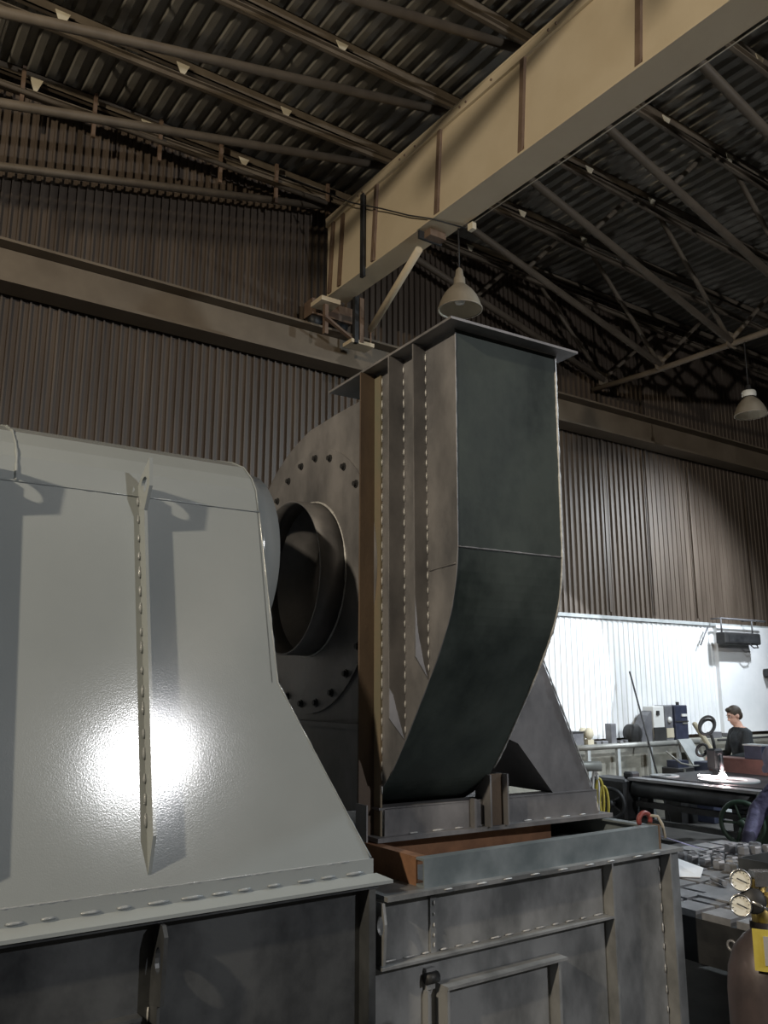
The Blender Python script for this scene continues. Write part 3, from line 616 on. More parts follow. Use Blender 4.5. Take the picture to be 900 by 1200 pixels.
# paper sheet and printed sheet
mb = MB(); mb.prism([(4.72, 3.98, 0.858), (4.48, 3.60, 0.856), (4.70, 3.40, 0.856), (4.93, 3.54, 0.860), (4.96, 3.90, 0.90), (4.88, 4.02, 0.93)], (0, 0, 0.004))
mesh_thing(mb, 'paper_sheet', 'paper', 'white paper sheet lying on the corner of the cast iron table', 'paper', (4.8, 3.7, 0.852))
mb = MB(); mb.prism([(5.24, 4.10, 0.95), (5.20, 3.90, 0.935), (5.42, 3.86, 0.87), (5.48, 4.0, 0.87)], (0, 0, 0.004))
mesh_thing(mb, 'printed_sheet', 'purple_print', 'small purple printed sheet behind the white paper', 'paper', (5.35, 3.95, 0.855))
# pile of small steel blocks in rows
k = 0; sb = None
for r in range(5):
    for c in range(9):
        x = 5.02 + 0.095*c + 0.010*r; y = 3.40 - 0.030*c + 0.100*r
        if x > 5.60 or y > 3.83 or y < 3.29: continue
        z = TZ + 0.002 + (0.055 if (r in (2, 3) and 2 < c < 7) else 0.0)
        layers = [TZ + 0.001] if z < TZ + 0.03 else [TZ + 0.001, TZ + 0.056]
        for zz in layers:
            if sb is None:
                mb = MB().lathe([(0.0, 0), (0.036, 0), (0.041, 0.008), (0.041, 0.044), (0.036, 0.053), (0.018, 0.053), (0.018, 0.02), (0, 0.02)], (0, 0, 0), (0, 0, 1), 6, smooth=False)
                sb = o = mb.build('steel_nut', 'cast_top', None, (0, 0, 0))
                tag(o, 'large hexagonal steel nut in the pile on the cast iron table', 'nut', 'pile of hexagonal nuts on the layout table')
            else: o = sb.copy(); COL.objects.link(o)
            o.location = (x + random.uniform(-0.008, 0.008), y + random.uniform(-0.008, 0.008), zz); o.rotation_euler = (0, 0, random.uniform(0, 1))
t = thing('steel_tray', 'dark open steel tray standing on the cast iron table by the gas cylinder', 'tray', (5.05, 3.02, TZ))
MB().box((4.86, 2.80, TZ + 0.001), (5.28, 3.24, TZ + 0.010)).build('tray_bottom', 'black_steel', t)
for a, b in (((4.86, 2.80, TZ+0.01), (4.868, 3.24, TZ+0.13)), ((5.272, 2.80, TZ+0.01), (5.28, 3.24, TZ+0.13)), ((4.868, 2.80, TZ+0.01), (5.272, 2.808, TZ+0.13)), ((4.868, 3.232, TZ+0.01), (5.272, 3.24, TZ+0.13))):
    MB().box(a, b).build('tray_wall', 'dark_plate', t)
mb = MB().tube([(4.70, 3.32, TZ + 0.02), (4.62, 3.18, TZ + 0.02)], 0.016, 8); mesh_thing(mb, 'steel_pin', 'cast_top', 'short round steel pin on the table beside the tray', 'pin', (4.66, 3.25, TZ))
mb = MB().box((4.28, 3.44, TZ), (4.46, 3.52, TZ + 0.05)); mb.box((4.28, 3.52, TZ), (4.33, 3.60, TZ + 0.05)); mesh_thing(mb, 'angle_offcut', 'timber', 'small ochre angle offcut at the table edge below the paper', 'offcut', (4.37, 3.5, TZ), bevel=0.004)
mb = MB().box((4.30, 2.80, TZ + 0.001), (4.62, 3.14, TZ + 0.010)); mesh_thing(mb, 'steel_plate', 'cast_top', 'thin square steel plate lying on the blocks of the table', 'plate', (4.45, 3.0, TZ))

# ================================================================== GAS CYLINDER
gx, gy = 2.44, 1.565
t = thing('gas_cylinder', 'dark maroon gas cylinder with a brass regulator and two dials', 'gas cylinder', (gx, gy, 0))
MB().lathe([(0, 0.0), (0.105, 0.0), (0.11, 0.02), (0.11, 1.13), (0.104, 1.19), (0.085, 1.245), (0.055, 1.28), (0.035, 1.295), (0.035, 1.32), (0, 1.32)], (gx, gy, 0), n=40).build('tank', 'cylinder_paint', t)
MB().lathe([(0.028, 1.32), (0.028, 1.36), (0.020, 1.37), (0.020, 1.43), (0, 1.43)], (gx, gy, 0), n=16).build('valve', 'brass', t)
MB().lathe([(0, 0), (0.035, 0), (0.035, 0.022), (0, 0.022)], (gx, gy, 1.43), n=12, smooth=False).build('valve_wheel', 'black_steel', t)
fd = Vector((-0.80, -0.58, 0.12)).normalized(); side = Vector((-0.568, 0.823, 0)).normalized() * -1   # fd: towards viewer, side: to the right
lt = Vector((-0.823, 0.568, 0))
reg = Vector((gx, gy, 1.385)) + lt * 0.025 + fd * 0.07
MB().lathe([(0, -0.03), (0.03, -0.03), (0.036, -0.02), (0.036, 0.02), (0.03, 0.035), (0, 0.035)], reg, tuple(fd), 20).build('regulator_body', 'black_steel', t)
MB().tube([Vector((gx, gy, 1.395)), reg], 0.016, 10).build('inlet_pipe', 'brass', t)
MB().lathe([(0, 0), (0.018, 0), (0.018, 0.03), (0, 0.03)], reg + Vector((0, 0, 0.03)), (0, 0, 1), 8, smooth=False).build('hex_nut', 'brass', t)
def gauge(c, stem):
    c = Vector(c)
    gg = MB().lathe([(0, -0.02), (0.026, -0.02), (0.030, -0.012), (0.030, 0.010), (0.0265, 0.010), (0.0265, 0.004)], c, tuple(fd), 28).build('gauge', 'chrome', t)
    MB().lathe([(0.0265, 0.005), (0, 0.005)], c, tuple(fd), 28).build('dial_face', 'dial', gg)
    u = fd.cross(Vector((0, 0, 1))).normalized(); v = u.cross(fd).normalized(); n0 = c + fd * 0.008
    MB().bar(n0 - u*0.016 - v*0.006, n0 + u*0.010 + v*0.005, 0.003, 0.002, up=tuple(fd)).build('needle', 'rubber', gg)
    mb = MB()
    for k in range(11):
        a = R(225 - 27*k); d_ = u*math.cos(a) + v*math.sin(a); mb.bar(n0 - fd*0.002 + d_*0.020, n0 - fd*0.002 + d_*0.024, 0.0014, 0.001, up=tuple(fd))
    mb.build('dial_marks', 'rubber', gg)['kind'] = 'stuff'
    MB().tube([c - fd*0.01, stem], 0.009, 8).build('gauge_stem', 'brass', t)
gauge(reg + lt*0.032 + Vector((0, 0, 0.055)) + fd*0.01, reg + Vector((0, 0, 0.02)))
gauge(reg + lt*0.038 - Vector((0, 0, 0.012)) + fd*0.02, reg)
MB().tube([reg + lt*0.005 + fd*0.04, reg - lt*0.055 - Vector((0, 0, 0.03)) + fd*0.04], 0.005, 8).build('key_bar', 'chrome', t)
MB().tube([reg - lt*0.01, reg - lt*0.075 + Vector((0, 0, 0.012))], 0.016, 10).build('outlet', 'brass', t)
MB().tube([reg - lt*0.01 + Vector((0, 0, 0.05)), reg - lt*0.08 + Vector((0, 0, 0.055))], 0.018, 10).build('safety_valve', 'chrome', t)
MB().box((-0.028, -0.02, -0.02), (0.028, 0.02, 0.02), M=Matrix.Translation(reg - lt*0.03 + Vector((0, 0, 0.06))) @ Matrix.Rotation(R(-34), 4, 'Z')).build('valve_block', 'chrome', t)
# tag wrapped on the shoulder
tg = MB(); vs = []; fs = []
a0 = math.atan2(-0.58, -0.80) + 0.0
for k in range(7):
    a = a0 - 0.30 + 0.19*k
    for z in (1.215, 1.325): vs.append((gx + 0.118*math.cos(a), gy + 0.118*math.sin(a), z))
for k in range(6): fs.append((2*k, 2*k+2, 2*k+3, 2*k+1))
tg.add(vs, fs); yt = tg.build('cylinder_tag', 'yellow', t); so = yt.modifiers.new('thickness', 'SOLIDIFY'); so.thickness = 0.002
tg = MB(); vs = []; fs = []
for k in range(7):
    a = a0 - 0.06 + 0.16*k
    for z in (1.232, 1.308): vs.append((gx + 0.121*math.cos(a), gy + 0.121*math.sin(a), z))
for k in range(6): fs.append((2*k, 2*k+2, 2*k+3, 2*k+1))
tg.add(vs, fs); yt2 = tg.build('foil_window', 'silver_foil', yt); so = yt2.modifiers.new('thickness', 'SOLIDIFY'); so.thickness = 0.002

# ================================================================== CUTTING BENCH
cu = thing('cutting_bench', 'dark steel cutting bench with a long round front rail and handwheels', 'bench', (9.4, 6.2, 0))
MB().tube([(8.52, 5.35, 0.80), (8.52, 6.98, 0.80)], 0.10, 20).build('front_rail', 'dark_plate', cu)
MB().box((8.42, 5.30, 0.895), (8.60, 7.02, 0.925)).build('rail_cap', 'cast_top', cu)
MB().box((8.46, 5.40, 0.60), (8.56, 6.95, 0.66)).build('lower_rail', 'black_steel', cu)
MB().box((8.46, 5.40, 0.42), (8.54, 6.95, 0.47)).build('lower_rail', 'dark_plate', cu)
MB().box((8.46, 5.40, 0.22), (8.54, 6.95, 0.27)).build('lower_rail', 'black_steel', cu)
for k in range(9):
    x = 8.66 + 0.20*k; MB().box((x, 5.3, 0.84), (x + 0.16, 7.1, 0.90)).build('bed_slat', 'black_steel', cu)
for (x, y) in ((8.50, 5.45), (8.50, 6.80), (10.30, 5.45), (10.30, 6.80)):
    MB().box((x, y, 0), (x + 0.1, y + 0.1, 0.84)).build('leg', 'black_steel', cu)
MB().box((8.36, 7.02, 0.42), (8.72, 7.58, 0.90)).build('gearbox', 'black_steel', cu, bevel=0.03)
MB().box((8.50, 7.02, 0.90), (8.66, 7.16, 0.98)).build('gearbox_cap', 'black_steel', cu, bevel=0.02)
def handwheel(c, r, m, spokes=5):
    c = Vector(c); ax = Vector((-1, -0.35, 0)).normalized(); u = Vector((0, 0, 1)); w = ax.cross(u)
    h = MB().tube([c + (u*math.cos(2*math.pi*k/28) + w*math.sin(2*math.pi*k/28))*r for k in range(28)], 0.024, 8, closed=True).build('handwheel', m, cu)
    for k in range(spokes):
        a = 2*math.pi*k/spokes + 0.3; MB().tube([c, c + (u*math.cos(a) + w*math.sin(a))*r], 0.013, 6).build('spoke', m, h)
    MB().lathe([(0, -0.03), (0.04, -0.03), (0.04, 0.12), (0, 0.12)], c, tuple(-ax), 14).build('hub', m, h)
handwheel((8.28, 7.18, 0.62), 0.17, 'black_steel')
handwheel((8.22, 5.40, 0.62), 0.21, 'green_paint')
MB().box((8.36, 5.02, 0.36), (8.74, 5.34, 0.93)).build('green_gear_housing', 'green_paint', cu, bevel=0.05)
mb = MB().box((8.72, 5.36, 0.901), (10.30, 7.05, 0.922)); mesh_thing(mb, 'steel_plate', 'black_steel', 'dark steel plate lying on the bench being cut by the torch', 'plate', (9.5, 6.2, 0.901))
def ring_thing(c, ro, ri, label):
    mb = MB().lathe([(ri, 0.0), (ro, 0.0), (ro, 0.016), (ri, 0.016)], (c[0], c[1], 0.923), n=48, smooth=False, close_ring=True)
    mesh_thing(mb, 'cut_ring', 'grey_board', label, 'steel ring', (c[0], c[1], 0.923))
ring_thing((9.12, 6.12), 0.34, 0.20, 'wide pale steel ring being cut under the sparks')
ring_thing((8.92, 6.86), 0.17, 0.08, 'small pale steel ring on the plate end next to the gearbox')
# torch
tt = thing('cutting_torch', 'dark cutting torch carriage with looped hoses above the sparks', 'torch', (9.35, 6.42, 0.94))
MB().box((9.26, 6.36, 1.02), (9.42, 6.50, 1.26)).build('carriage_body', 'black_steel', tt, bevel=0.02)
MB().box((9.30, 6.39, 0.94), (9.36, 6.45, 1.02)).build('carriage_foot', 'black_steel', tt)
MB().tube([(9.24, 6.30, 1.20), (9.18, 6.24, 1.05), (9.15, 6.22, 0.98)], [0.03, 0.026, 0.012], 10).build('nozzle', 'black_steel', tt)
MB().bar((9.34, 6.43, 1.20), (9.22, 6.28, 1.20), 0.04, 0.04).build('torch_arm', 'black_steel', tt)
def loop(c, r, tilt, name='hose_loop'):
    c = Vector(c); u = Vector((0.82*-1, 0.57, 0)); v = Vector((0.2, 0.3, 0.93))
    u2 = u*math.cos(tilt) + v*math.sin(tilt); v2 = -u*math.sin(tilt) + v*math.cos(tilt)
    MB().tube([c + u2*r*math.cos(2*math.pi*k/24) + v2*0.65*r*math.sin(2*math.pi*k/24) for k in range(24)], 0.017, 8, closed=True).build(name, 'rubber', tt)
loop((9.36, 6.52, 1.53), 0.13, -0.9); loop((9.40, 6.55, 1.51), 0.11, -0.8); loop((9.36, 6.62, 1.23), 0.085, -0.8)
MB().tube([(9.36, 6.44, 1.25), (9.38, 6.46, 1.33), (9.36, 6.47, 1.42)], 0.02, 8).build('hose', 'rubber', tt)
MB().tube([(9.36, 6.50, 1.20), (9.36, 6.58, 1.22)], 0.015, 8).build('hose', 'rubber', tt)
# sparks
sp = MB(); c0 = Vector((9.13, 6.20, 0.962))
sp.lathe([(0, -0.03), (0.035, -0.022), (0.05, 0), (0.036, 0.028), (0, 0.045)], c0, n=12)
for k in range(22):
    a = random.uniform(0, 6.28); e = random.uniform(0.02, 1.2); L_ = random.uniform(0.03, 0.09)
    d_ = Vector((math.cos(a)*math.cos(e), math.sin(a)*math.cos(e), math.sin(e)))
    if k % 2: d_ = Vector((-0.82, 0.57, 0.02 + 0.12*random.random())).normalized(); L_ = random.uniform(0.1, 0.30)
    sp.tube([c0, c0 + d_*L_], [0.004, 0.001], 5)
o = mesh_thing(sp, 'cutting_sparks', 'spark', 'bright white sparks bursting from the steel ring under the torch', 'sparks', tuple(c0)); o['kind'] = 'stuff'
point('spark_light', (9.13, 6.18, 1.05), 9, (1.0, 0.72, 0.72), 0.03)
# rust-red beam behind the plate, resting on the bench
mb = MB().box((10.02, 5.10, 0.923), (10.08, 7.0, 1.09)); mb.box((10.0, 5.10, 1.09), (10.24, 7.0, 1.105)); mb.box((10.08, 5.10, 0.923), (10.24, 7.0, 0.935))
mesh_thing(mb, 'steel_channel', 'rust_red', 'rust-red steel channel lying along the back of the cutting bench', 'beam', (10.1, 6.0, 0.923))
mb = MB().box((10.03, 6.02, 1.106), (10.23, 6.18, 1.22)); mb.box((10.05, 6.04, 1.22), (10.21, 6.16, 1.23)); mesh_thing(mb, 'tool_box', 'blue_paint', 'small blue box standing on the rust-red channel', 'box', (10.13, 6.14, 1.106), bevel=0.006)
t = thing('instrument_case', 'navy case with a pale lid edge standing on the rust-red channel', 'case', (10.13, 6.40, 1.106))
MB().box((10.03, 6.24, 1.106), (10.23, 6.48, 1.27)).build('case_body', 'navy', t, bevel=0.006)
MB().box((10.02, 6.23, 1.27), (10.24, 6.49, 1.285)).build('case_lid', 'grey_board', t)

# ================================================================== LEDGE ALONG THE WHITE WALL
ZL = 1.14
hr = thing('pipe_rail', 'pale grey pipe handrail along the front of the plinth', 'handrail', (10.8, 8.75, 0))
MB().tube([(9.2, 8.72, 1.13), (12.25, 8.72, 1.125)], 0.042, 12).build('rail', 'pipe_grey', hr)
for x in (9.6, 10.25, 11.0, 11.7): MB().box((x, 8.70, 0), (x + 0.06, 8.75, 1.12)).build('post', 'grey_board', hr)
mesh_thing(MB().tube([(12.9, 8.80, 1.12), (17, 8.80, 1.14)], 0.018, 8), 'cable_pipe', 'rubber', 'thin dark pipe along the plinth behind the worker', 'pipe', (13, 8.8, 1.1))
def dev(name, label, cat, x0, x1, y0, y1, z0, z1, m, parts=()):
    t = thing(name, label, cat, ((x0+x1)/2, (y0+y1)/2, z0)); MB().box((x0, y0, z0), (x1, y1, z1)).build('body', m, t, bevel=0.01)
    for (pn, a, b, pm) in parts: MB().box(a, b).build(pn, pm, t)
    return t
dev('switch_box', 'white and dark switch box on the ledge beside the black cabinet', 'box', 11.42, 11.70, 8.93, 9.14, ZL, 1.69, 'box_white',
    (('lower_cover', (11.41, 8.92, ZL + 0.01), (11.71, 8.93, 1.36), 'rubber'), ('switch', (11.50, 8.91, 1.55), (11.56, 8.93, 1.62), 'rubber')))
t = dev('control_box', 'grey control box with a round dial between white box and black cabinet', 'box', 11.72, 11.92, 8.93, 9.14, ZL, 1.70, 'box_grey', (('cover', (11.73, 8.92, 1.19), (11.91, 8.93, 1.34), 'timber'),))
MB().lathe([(0, 0), (0.05, 0), (0.05, 0.02), (0, 0.02)], (11.82, 8.93, 1.47), (0, -1, 0), 16).build('dial', 'box_white', t)
dev('welding_cabinet', 'tall navy black cabinet with two pale slots on the ledge', 'cabinet', 11.94, 12.27, 8.90, 9.14, ZL, 1.70, 'navy',
    (('handle', (12.10, 8.885, 1.52), (12.25, 8.90, 1.56), 'box_white'), ('label_strip', (12.12, 8.89, 1.40), (12.25, 8.90, 1.42), 'pipe_grey'), ('shelf_line', (11.94, 8.89, 1.43), (12.27, 8.90, 1.45), 'rubber'), ('lamp', (12.16, 9.0, 1.70), (12.20, 9.04, 1.75), 'rubber')))
mb = MB().lathe([(0, 0), (0.11, 0), (0.14, 0.02), (0.14, 0.16), (0.11, 0.18), (0, 0.18)], (10.95, 8.90, ZL + 0.141), (0.15, 1, 0), 24)
mesh_thing(mb, 'round_motor', 'rubber', 'round black motor on the ledge left of the switch box', 'motor', (10.95, 8.98, ZL))
mb = MB().prism([(11.12, 8.95, ZL), (11.405, 8.95, ZL), (11.405, 8.95, 1.62), (11.30, 8.95, 1.55), (11.13, 8.95, 1.34)], (0, 0.18, 0))
mesh_thing(mb, 'grey_cover', 'box_grey', 'sloping grey cover between the round motor and the switch box', 'cover', (11.25, 9.0, ZL))
mb = MB().box((10.42, 8.95, ZL), (10.54, 9.07, 1.44)); mesh_thing(mb, 'steel_post', 'box_grey', 'short grey square post standing on the ledge', 'post', (10.48, 9.0, ZL), bevel=0.004)
dev('parts_bin', 'open grey bin on the ledge next to the fan pedestal', 'bin', 9.42, 9.78, 8.92, 9.12, ZL, 1.33, 'box_grey', (('rim', (9.41, 8.91, 1.33), (9.79, 9.13, 1.345), 'rubber'),))
mb = MB().lathe([(0, 0), (0.085, 0), (0.085, 0.03), (0.05, 0.03), (0.05, 0.12), (0.085, 0.12), (0.085, 0.15), (0, 0.15)], (9.92, 8.93, ZL + 0.17), (0, 1, 0), 20); mesh_thing(mb, 'cable_reel', 'timber', 'small ochre cable reel on the ledge beside the grey bin', 'reel', (9.92, 9.0, ZL + 0.085))
MB_ = MB().box((9.86, 8.92, ZL), (9.99, 9.09, ZL + 0.083)); mesh_thing(MB_, 'timber_block', 'timber', 'timber block carrying the cable reel', 'block', (9.92, 9.0, ZL))
SCR = ['beside the cable reel', 'left of the grey square post', 'right of the grey square post', 'beside the round black motor']
for k, (x, w_, h_) in enumerate(((10.06, 0.10, 0.05), (10.20, 0.12, 0.05), (10.60, 0.07, 0.04), (10.72, 0.06, 0.05))):
    if w_:
        o = mesh_thing(MB().box((x, 8.93, ZL), (x + w_, 9.03, ZL + h_)), 'scrap_block', 'box_grey', 'small dark steel scrap block on the ledge ' + SCR[k], 'block', (x, 9, ZL), 'scrap blocks on the ledge', bevel=0.005)
for k, (x, w_, h_) in enumerate(((13.0, 0.25, 0.10), (13.45, 0.5, 0.07), (14.9, 0.4, 0.08), (15.6, 0.3, 0.10))):
    mesh_thing(MB().box((x, 8.95, ZL), (x + w_, 9.08, ZL + h_)), 'steel_offcut', 'box_grey', 'dark steel offcut on the ledge ' + ['beside the leaning timber post', 'behind the shoulder of the sweater worker', 'under the small black wall box', 'at the far end past the black wall box'][k], 'offcut', (x, 9, ZL), 'offcuts on the ledge', bevel=0.005)
mesh_thing(MB().tube([(10.80, 8.25, 0.0), (11.08, 9.07, 2.24)], 0.014, 8), 'thin_rod', 'rubber', 'long thin black rod leaning against the white sheets', 'rod', (10.76, 8.62, 0))
mb = MB().prism([(11.66, 8.66, 1.18), (11.98, 8.66, 1.18), (12.44, 8.20, 0.0), (12.06, 8.20, 0.0)], (0.0, 0.03, 0.0)); mesh_thing(mb, 'leaning_board', 'grey_board', 'pale grey board leaning below the black cabinet', 'board', (12.5, 8.25, 0))
mesh_thing(MB().bar((12.36, 8.86, 1.42), (13.05, 8.40, 0.02), 0.09, 0.07), 'timber_post', 'timber', 'round-edged timber post leaning beside the grey board', 'post', (13.0, 8.4, 0), bevel=0.02)
dev('compressor', 'black compressor body standing on the floor before the plinth', 'machine', 11.05, 11.45, 8.25, 8.55, 0, 0.80, 'rubber', (('top_cap', (11.12, 8.30, 0.80), (11.38, 8.50, 0.90), 'navy'), ('pale_stripe', (11.18, 8.24, 0.45), (11.22, 8.25, 0.78), 'pipe_grey')))
dev('transformer', 'black transformer box standing between compressor and leaning board', 'machine', 11.50, 11.74, 8.0, 8.3, 0, 0.88, 'navy', (('cover_plate', (11.54, 7.99, 0.5), (11.60, 8.0, 0.86), 'box_grey'),))
mesh_thing(MB().tube([(10.86, 8.3, 1.05), (11.05, 8.2, 0.88), (11.3, 8.2, 0.83), (11.5, 8.2, 0.82)], 0.014, 6), 'hose', 'pipe_grey', 'pale hose drooping in front of the compressor', 'hose', (11.1, 8.2, 0.85))
# heater on the wall
t = thing('wall_heater', 'black rectangular heater hung on a bracket before the white panels', 'heater', (14.0, 8.95, 2.75))
MB().box((13.45, 8.86, 2.75), (14.55, 9.06, 2.955)).build('casing', 'rubber', t, bevel=0.02)
MB().box((13.55, 8.855, 2.79), (14.45, 8.86, 2.91)).build('grille', 'black_steel', t)
for x in (13.50, 14.45): MB().tube([(x, 8.96, 2.955), (x, 8.96, 3.20), (x, 9.16, 3.20)], 0.016, 8).build('bracket', 'box_grey', t)
MB().tube([(13.50, 8.96, 3.20), (14.9, 8.96, 3.20)], 0.018, 8).build('bracket_bar', 'box_grey', t)
MB().tube([(14.2, 8.87, 2.75), (14.3, 8.86, 2.69), (14.45, 8.87, 2.70), (14.5, 8.95, 2.80)], 0.012, 6).build('cable', 'rubber', t)
MB().tube([(13.35, 9.13, 3.05), (13.10, 9.13, 2.72)], 0.014, 6).build('stay', 'box_grey', t)
dev('speaker_box', 'small black box fixed on the flat white panel', 'box', 14.98, 15.35, 8.98, 9.14, 2.19, 2.33, 'rubber')

# --- grey pipe stand and yellow straps behind the fan pedestal
t = thing('pipe_stand', 'grey pipe end on a stand behind the fan pedestal', 'stand', (6.45, 5.9, 0))
MB().tube([(6.20, 6.10, 1.236), (6.60, 5.82, 1.236)], 0.048, 16).build('pipe', 'pipe_grey', t)
MB().box((6.40, 5.88, 0), (6.46, 5.94, 1.19)).build('post', 'box_grey', t); MB().box((6.25, 5.72, 0), (6.60, 6.08, 0.03)).build('foot', 'box_grey', t)
for k, (dx, m) in enumerate(((0.0, 'box_white'), (0.03, 'yellow'), (0.06, 'yellow'))):
    c = Vector((6.55 + dx, 5.855 - 0.7*dx, 1.0 - 0.05*k)); u = Vector((-0.82, 0.57, 0)) * (0.030 + 0.006*k)
    pts = [c + u*math.cos(2*math.pi*j/20) + Vector((0, 0, 1))*(0.19 - 0.02*k)*math.sin(2*math.pi*j/20)*(1.0 if j < 10 else 1.2) for j in range(20)]
    mesh_thing(MB().tube(pts, 0.014, 8, closed=True), 'lifting_strap', m, ['white lifting strap loop hung on the grey pipe end', 'yellow lifting strap loop with the longer drop behind the fan pedestal', 'smaller yellow lifting strap loop behind the fan pedestal'][k], 'strap', tuple(c))

# ================================================================== PEOPLE
def ell(mb, c, rx, ry, rz, M=None, n=14):
    prof = []
    vs = []; fs = []; k = 10
    for i in range(k + 1):
        ph = math.pi * i / k - math.pi/2
        for j in range(n):
            a = 2*math.pi*j/n; p = Vector((rx*math.cos(ph)*math.cos(a), ry*math.cos(ph)*math.sin(a), rz*math.sin(ph)))
            if M is not None: p = M @ p
            vs.append(Vector(c) + p)
    for i in range(k):
        for j in range(n): fs.append((i*n+j, i*n+(j+1) % n, (i+1)*n+(j+1) % n, (i+1)*n+j))
    mb.add(vs, fs)
def limb(mb, pts, rr):
    pts = [Vector(p) for p in pts]; P = []; Q = []
    for i in range(len(pts) - 1):
        for j in range(4): P.append(pts[i].lerp(pts[i+1], j/4)); Q.append(rr[i] + (rr[i+1]-rr[i])*j/4)
    P.append(pts[-1]); Q.append(rr[-1]); mb.tube(P, Q, 12)
    for p, r in zip(pts, rr): ell(mb, p, r, r, r, None, 10)
def hand(mb, wrist, d, pal, curl=0.5, sgn=1):
    d = Vector(d).normalized(); pal = Vector(pal).normalized(); sd = d.cross(pal).normalized() * sgn; w = Vector(wrist)
    ell(mb, w + d*0.045, 0.024, 0.024, 0.024); 
    for k in range(4):
        b = w + d*0.03 + sd*(k - 1.5)*0.021; limb(mb, [b, w + d*0.09 + sd*(k-1.5)*0.021], [0.014, 0.012])
        L_ = (0.070, 0.082, 0.076, 0.060)[k]; p = w + d*0.09 + sd*(k-1.5)*0.021
        q = p + (d*math.cos(curl*0.6) + pal*math.sin(curl*0.6))*L_*0.5; r_ = q + (d*math.cos(curl*1.6) + pal*math.sin(curl*1.6))*L_*0.5
        limb(mb, [p, q, r_], [0.0105, 0.0095, 0.008])
    b = w + d*0.03 - sd*0.03; q = b + (d*0.6 - sd*0.6 + pal*0.4)*0.045; limb(mb, [b, q, q + (d*0.8 + pal*0.5)*0.032], [0.014, 0.012, 0.009])
def finish(mb, name, root, regions, mats, vox=0.011):
    me = bpy.data.meshes.new(name); off = Vector(root['_o']); me.from_pydata([tuple(Vector(p) - off) for p in mb.v], [], mb.f)
    o = bpy.data.objects.new(name, me); COL.objects.link(o)
    rm = o.modifiers.new('remesh', 'REMESH'); rm.mode = 'VOXEL'; rm.voxel_size = vox; rm.use_smooth_shade = True
    sm = o.modifiers.new('smooth', 'SMOOTH'); sm.iterations = 3; sm.factor = 0.5
    dg = bpy.context.evaluated_depsgraph_get(); m2 = bpy.data.meshes.new_from_object(o.evaluated_get(dg))
    o.modifiers.clear(); o.data = m2; m2.name = name; m2.materials.clear()
    for m in mats: m2.materials.append(MATS[m])
    for p in m2.polygons: p.material_index = regions(Vector(p.center) + off); p.use_smooth = True
    o.parent = root; return o
def head_shape(mb, c, M):
    def P(x, y, z): return Vector(c) + M @ Vector((x, y, z))      # x: forward, y: left, z: up
    ell(mb, P(-0.010, 0, 0.035), 0.098, 0.075, 0.095, M); ell(mb, P(0.022, 0, -0.045), 0.068, 0.056, 0.072, M)
    ell(mb, P(0.055, 0, -0.095), 0.028, 0.030, 0.024, M)
    limb(mb, [P(0.088, 0, 0.020), P(0.106, 0, -0.025)], [0.010, 0.015])
    ell(mb, P(0.080, 0, 0.038), 0.014, 0.05, 0.012, M)
    ell(mb, P(0.080, 0, -0.058), 0.014, 0.024, 0.009, M); ell(mb, P(0.079, 0, -0.072), 0.013, 0.020, 0.007, M)
    for s_ in (1, -1): ell(mb, P(-0.012, 0.076*s_, -0.005), 0.020, 0.010, 0.032, M)
def face_parts(root, c, M, hairmat=True):
    def P(x, y, z): return Vector(c) + M @ Vector((x, y, z))
    for s_ in (1, -1):
        e = MB(); ell(e, P(0.080, 0.031*s_, 0.016), 0.007, 0.011, 0.006, M); e.build('eye', 'box_white', root)
        e = MB(); ell(e, P(0.088, 0.031*s_, 0.016), 0.004, 0.005, 0.005, M); e.build('pupil', 'hair', root)
        e = MB(); e.tube([P(0.088, 0.012*s_, 0.036), P(0.090, 0.030*s_, 0.042), P(0.082, 0.048*s_, 0.036)], 0.004, 6); e.build('eyebrow', 'hair', root)
# --- worker standing behind the bench, facing left and looking down
px, py = 10.80, 6.98
wk = thing('person', 'person in a black long-sleeved sweater standing behind the cutting bench', 'person', (px, py, 0))
F_ = Vector((-0.80, 0.42, 0)).normalized(); Lf = Vector((-F_.y, F_.x, 0))
def W_(f, l, z): return Vector((px, py, 0)) + F_*f + Lf*l + Vector((0, 0, z))
mb = MB()
limb(mb, [W_(0.0, 0.0, 0.92), W_(0.01, 0, 1.10), W_(0.03, 0, 1.28)], [0.15, 0.145, 0.15])
for s_ in (1, -1):
    limb(mb, [W_(0.0, 0.06*s_, 0.95), W_(0.0, 0.07*s_, 1.15), W_(0.03, 0.10*s_, 1.34)], [0.13, 0.12, 0.10])
    limb(mb, [W_(0, 0.095*s_, 0.90), W_(0.02, 0.10*s_, 0.50), W_(-0.01, 0.11*s_, 0.10)], [0.092, 0.068, 0.048])
    limb(mb, [W_(-0.03, 0.11*s_, 0.045), W_(0.16, 0.13*s_, 0.035)], [0.045, 0.035])
    el = W_(0.10, 0.25*s_, 1.10); wr = W_(0.34, 0.17*s_, 1.06)
    limb(mb, [W_(0.03, 0.10*s_, 1.40), W_(0.03, 0.185*s_, 1.375), el, wr], [0.07, 0.066, 0.050, 0.032])
    hand(mb, wr, F_ + Lf*(-0.25*s_), Vector((0, 0, -1)), 0.7, s_)
limb(mb, [W_(0.03, 0, 1.38), W_(0.055, 0, 1.50)], [0.085, 0.056])
hc = W_(0.095, 0.0, 1.605)
Mh = Matrix(((F_.x, Lf.x, 0), (F_.y, Lf.y, 0), (0, 0, 1))) @ Matrix.Rotation(R(20), 3, 'Y')
head_shape(mb, hc, Mh)
def reg1(p):
    q = p - Vector((px, py, 0)); f = q.dot(F_); z = q.z
    if z > 1.455: return 1
    if f > 0.345 and z < 1.3 and z > 0.9: return 1
    if z < 0.09: return 3
    if z < 0.90: return 2
    return 0
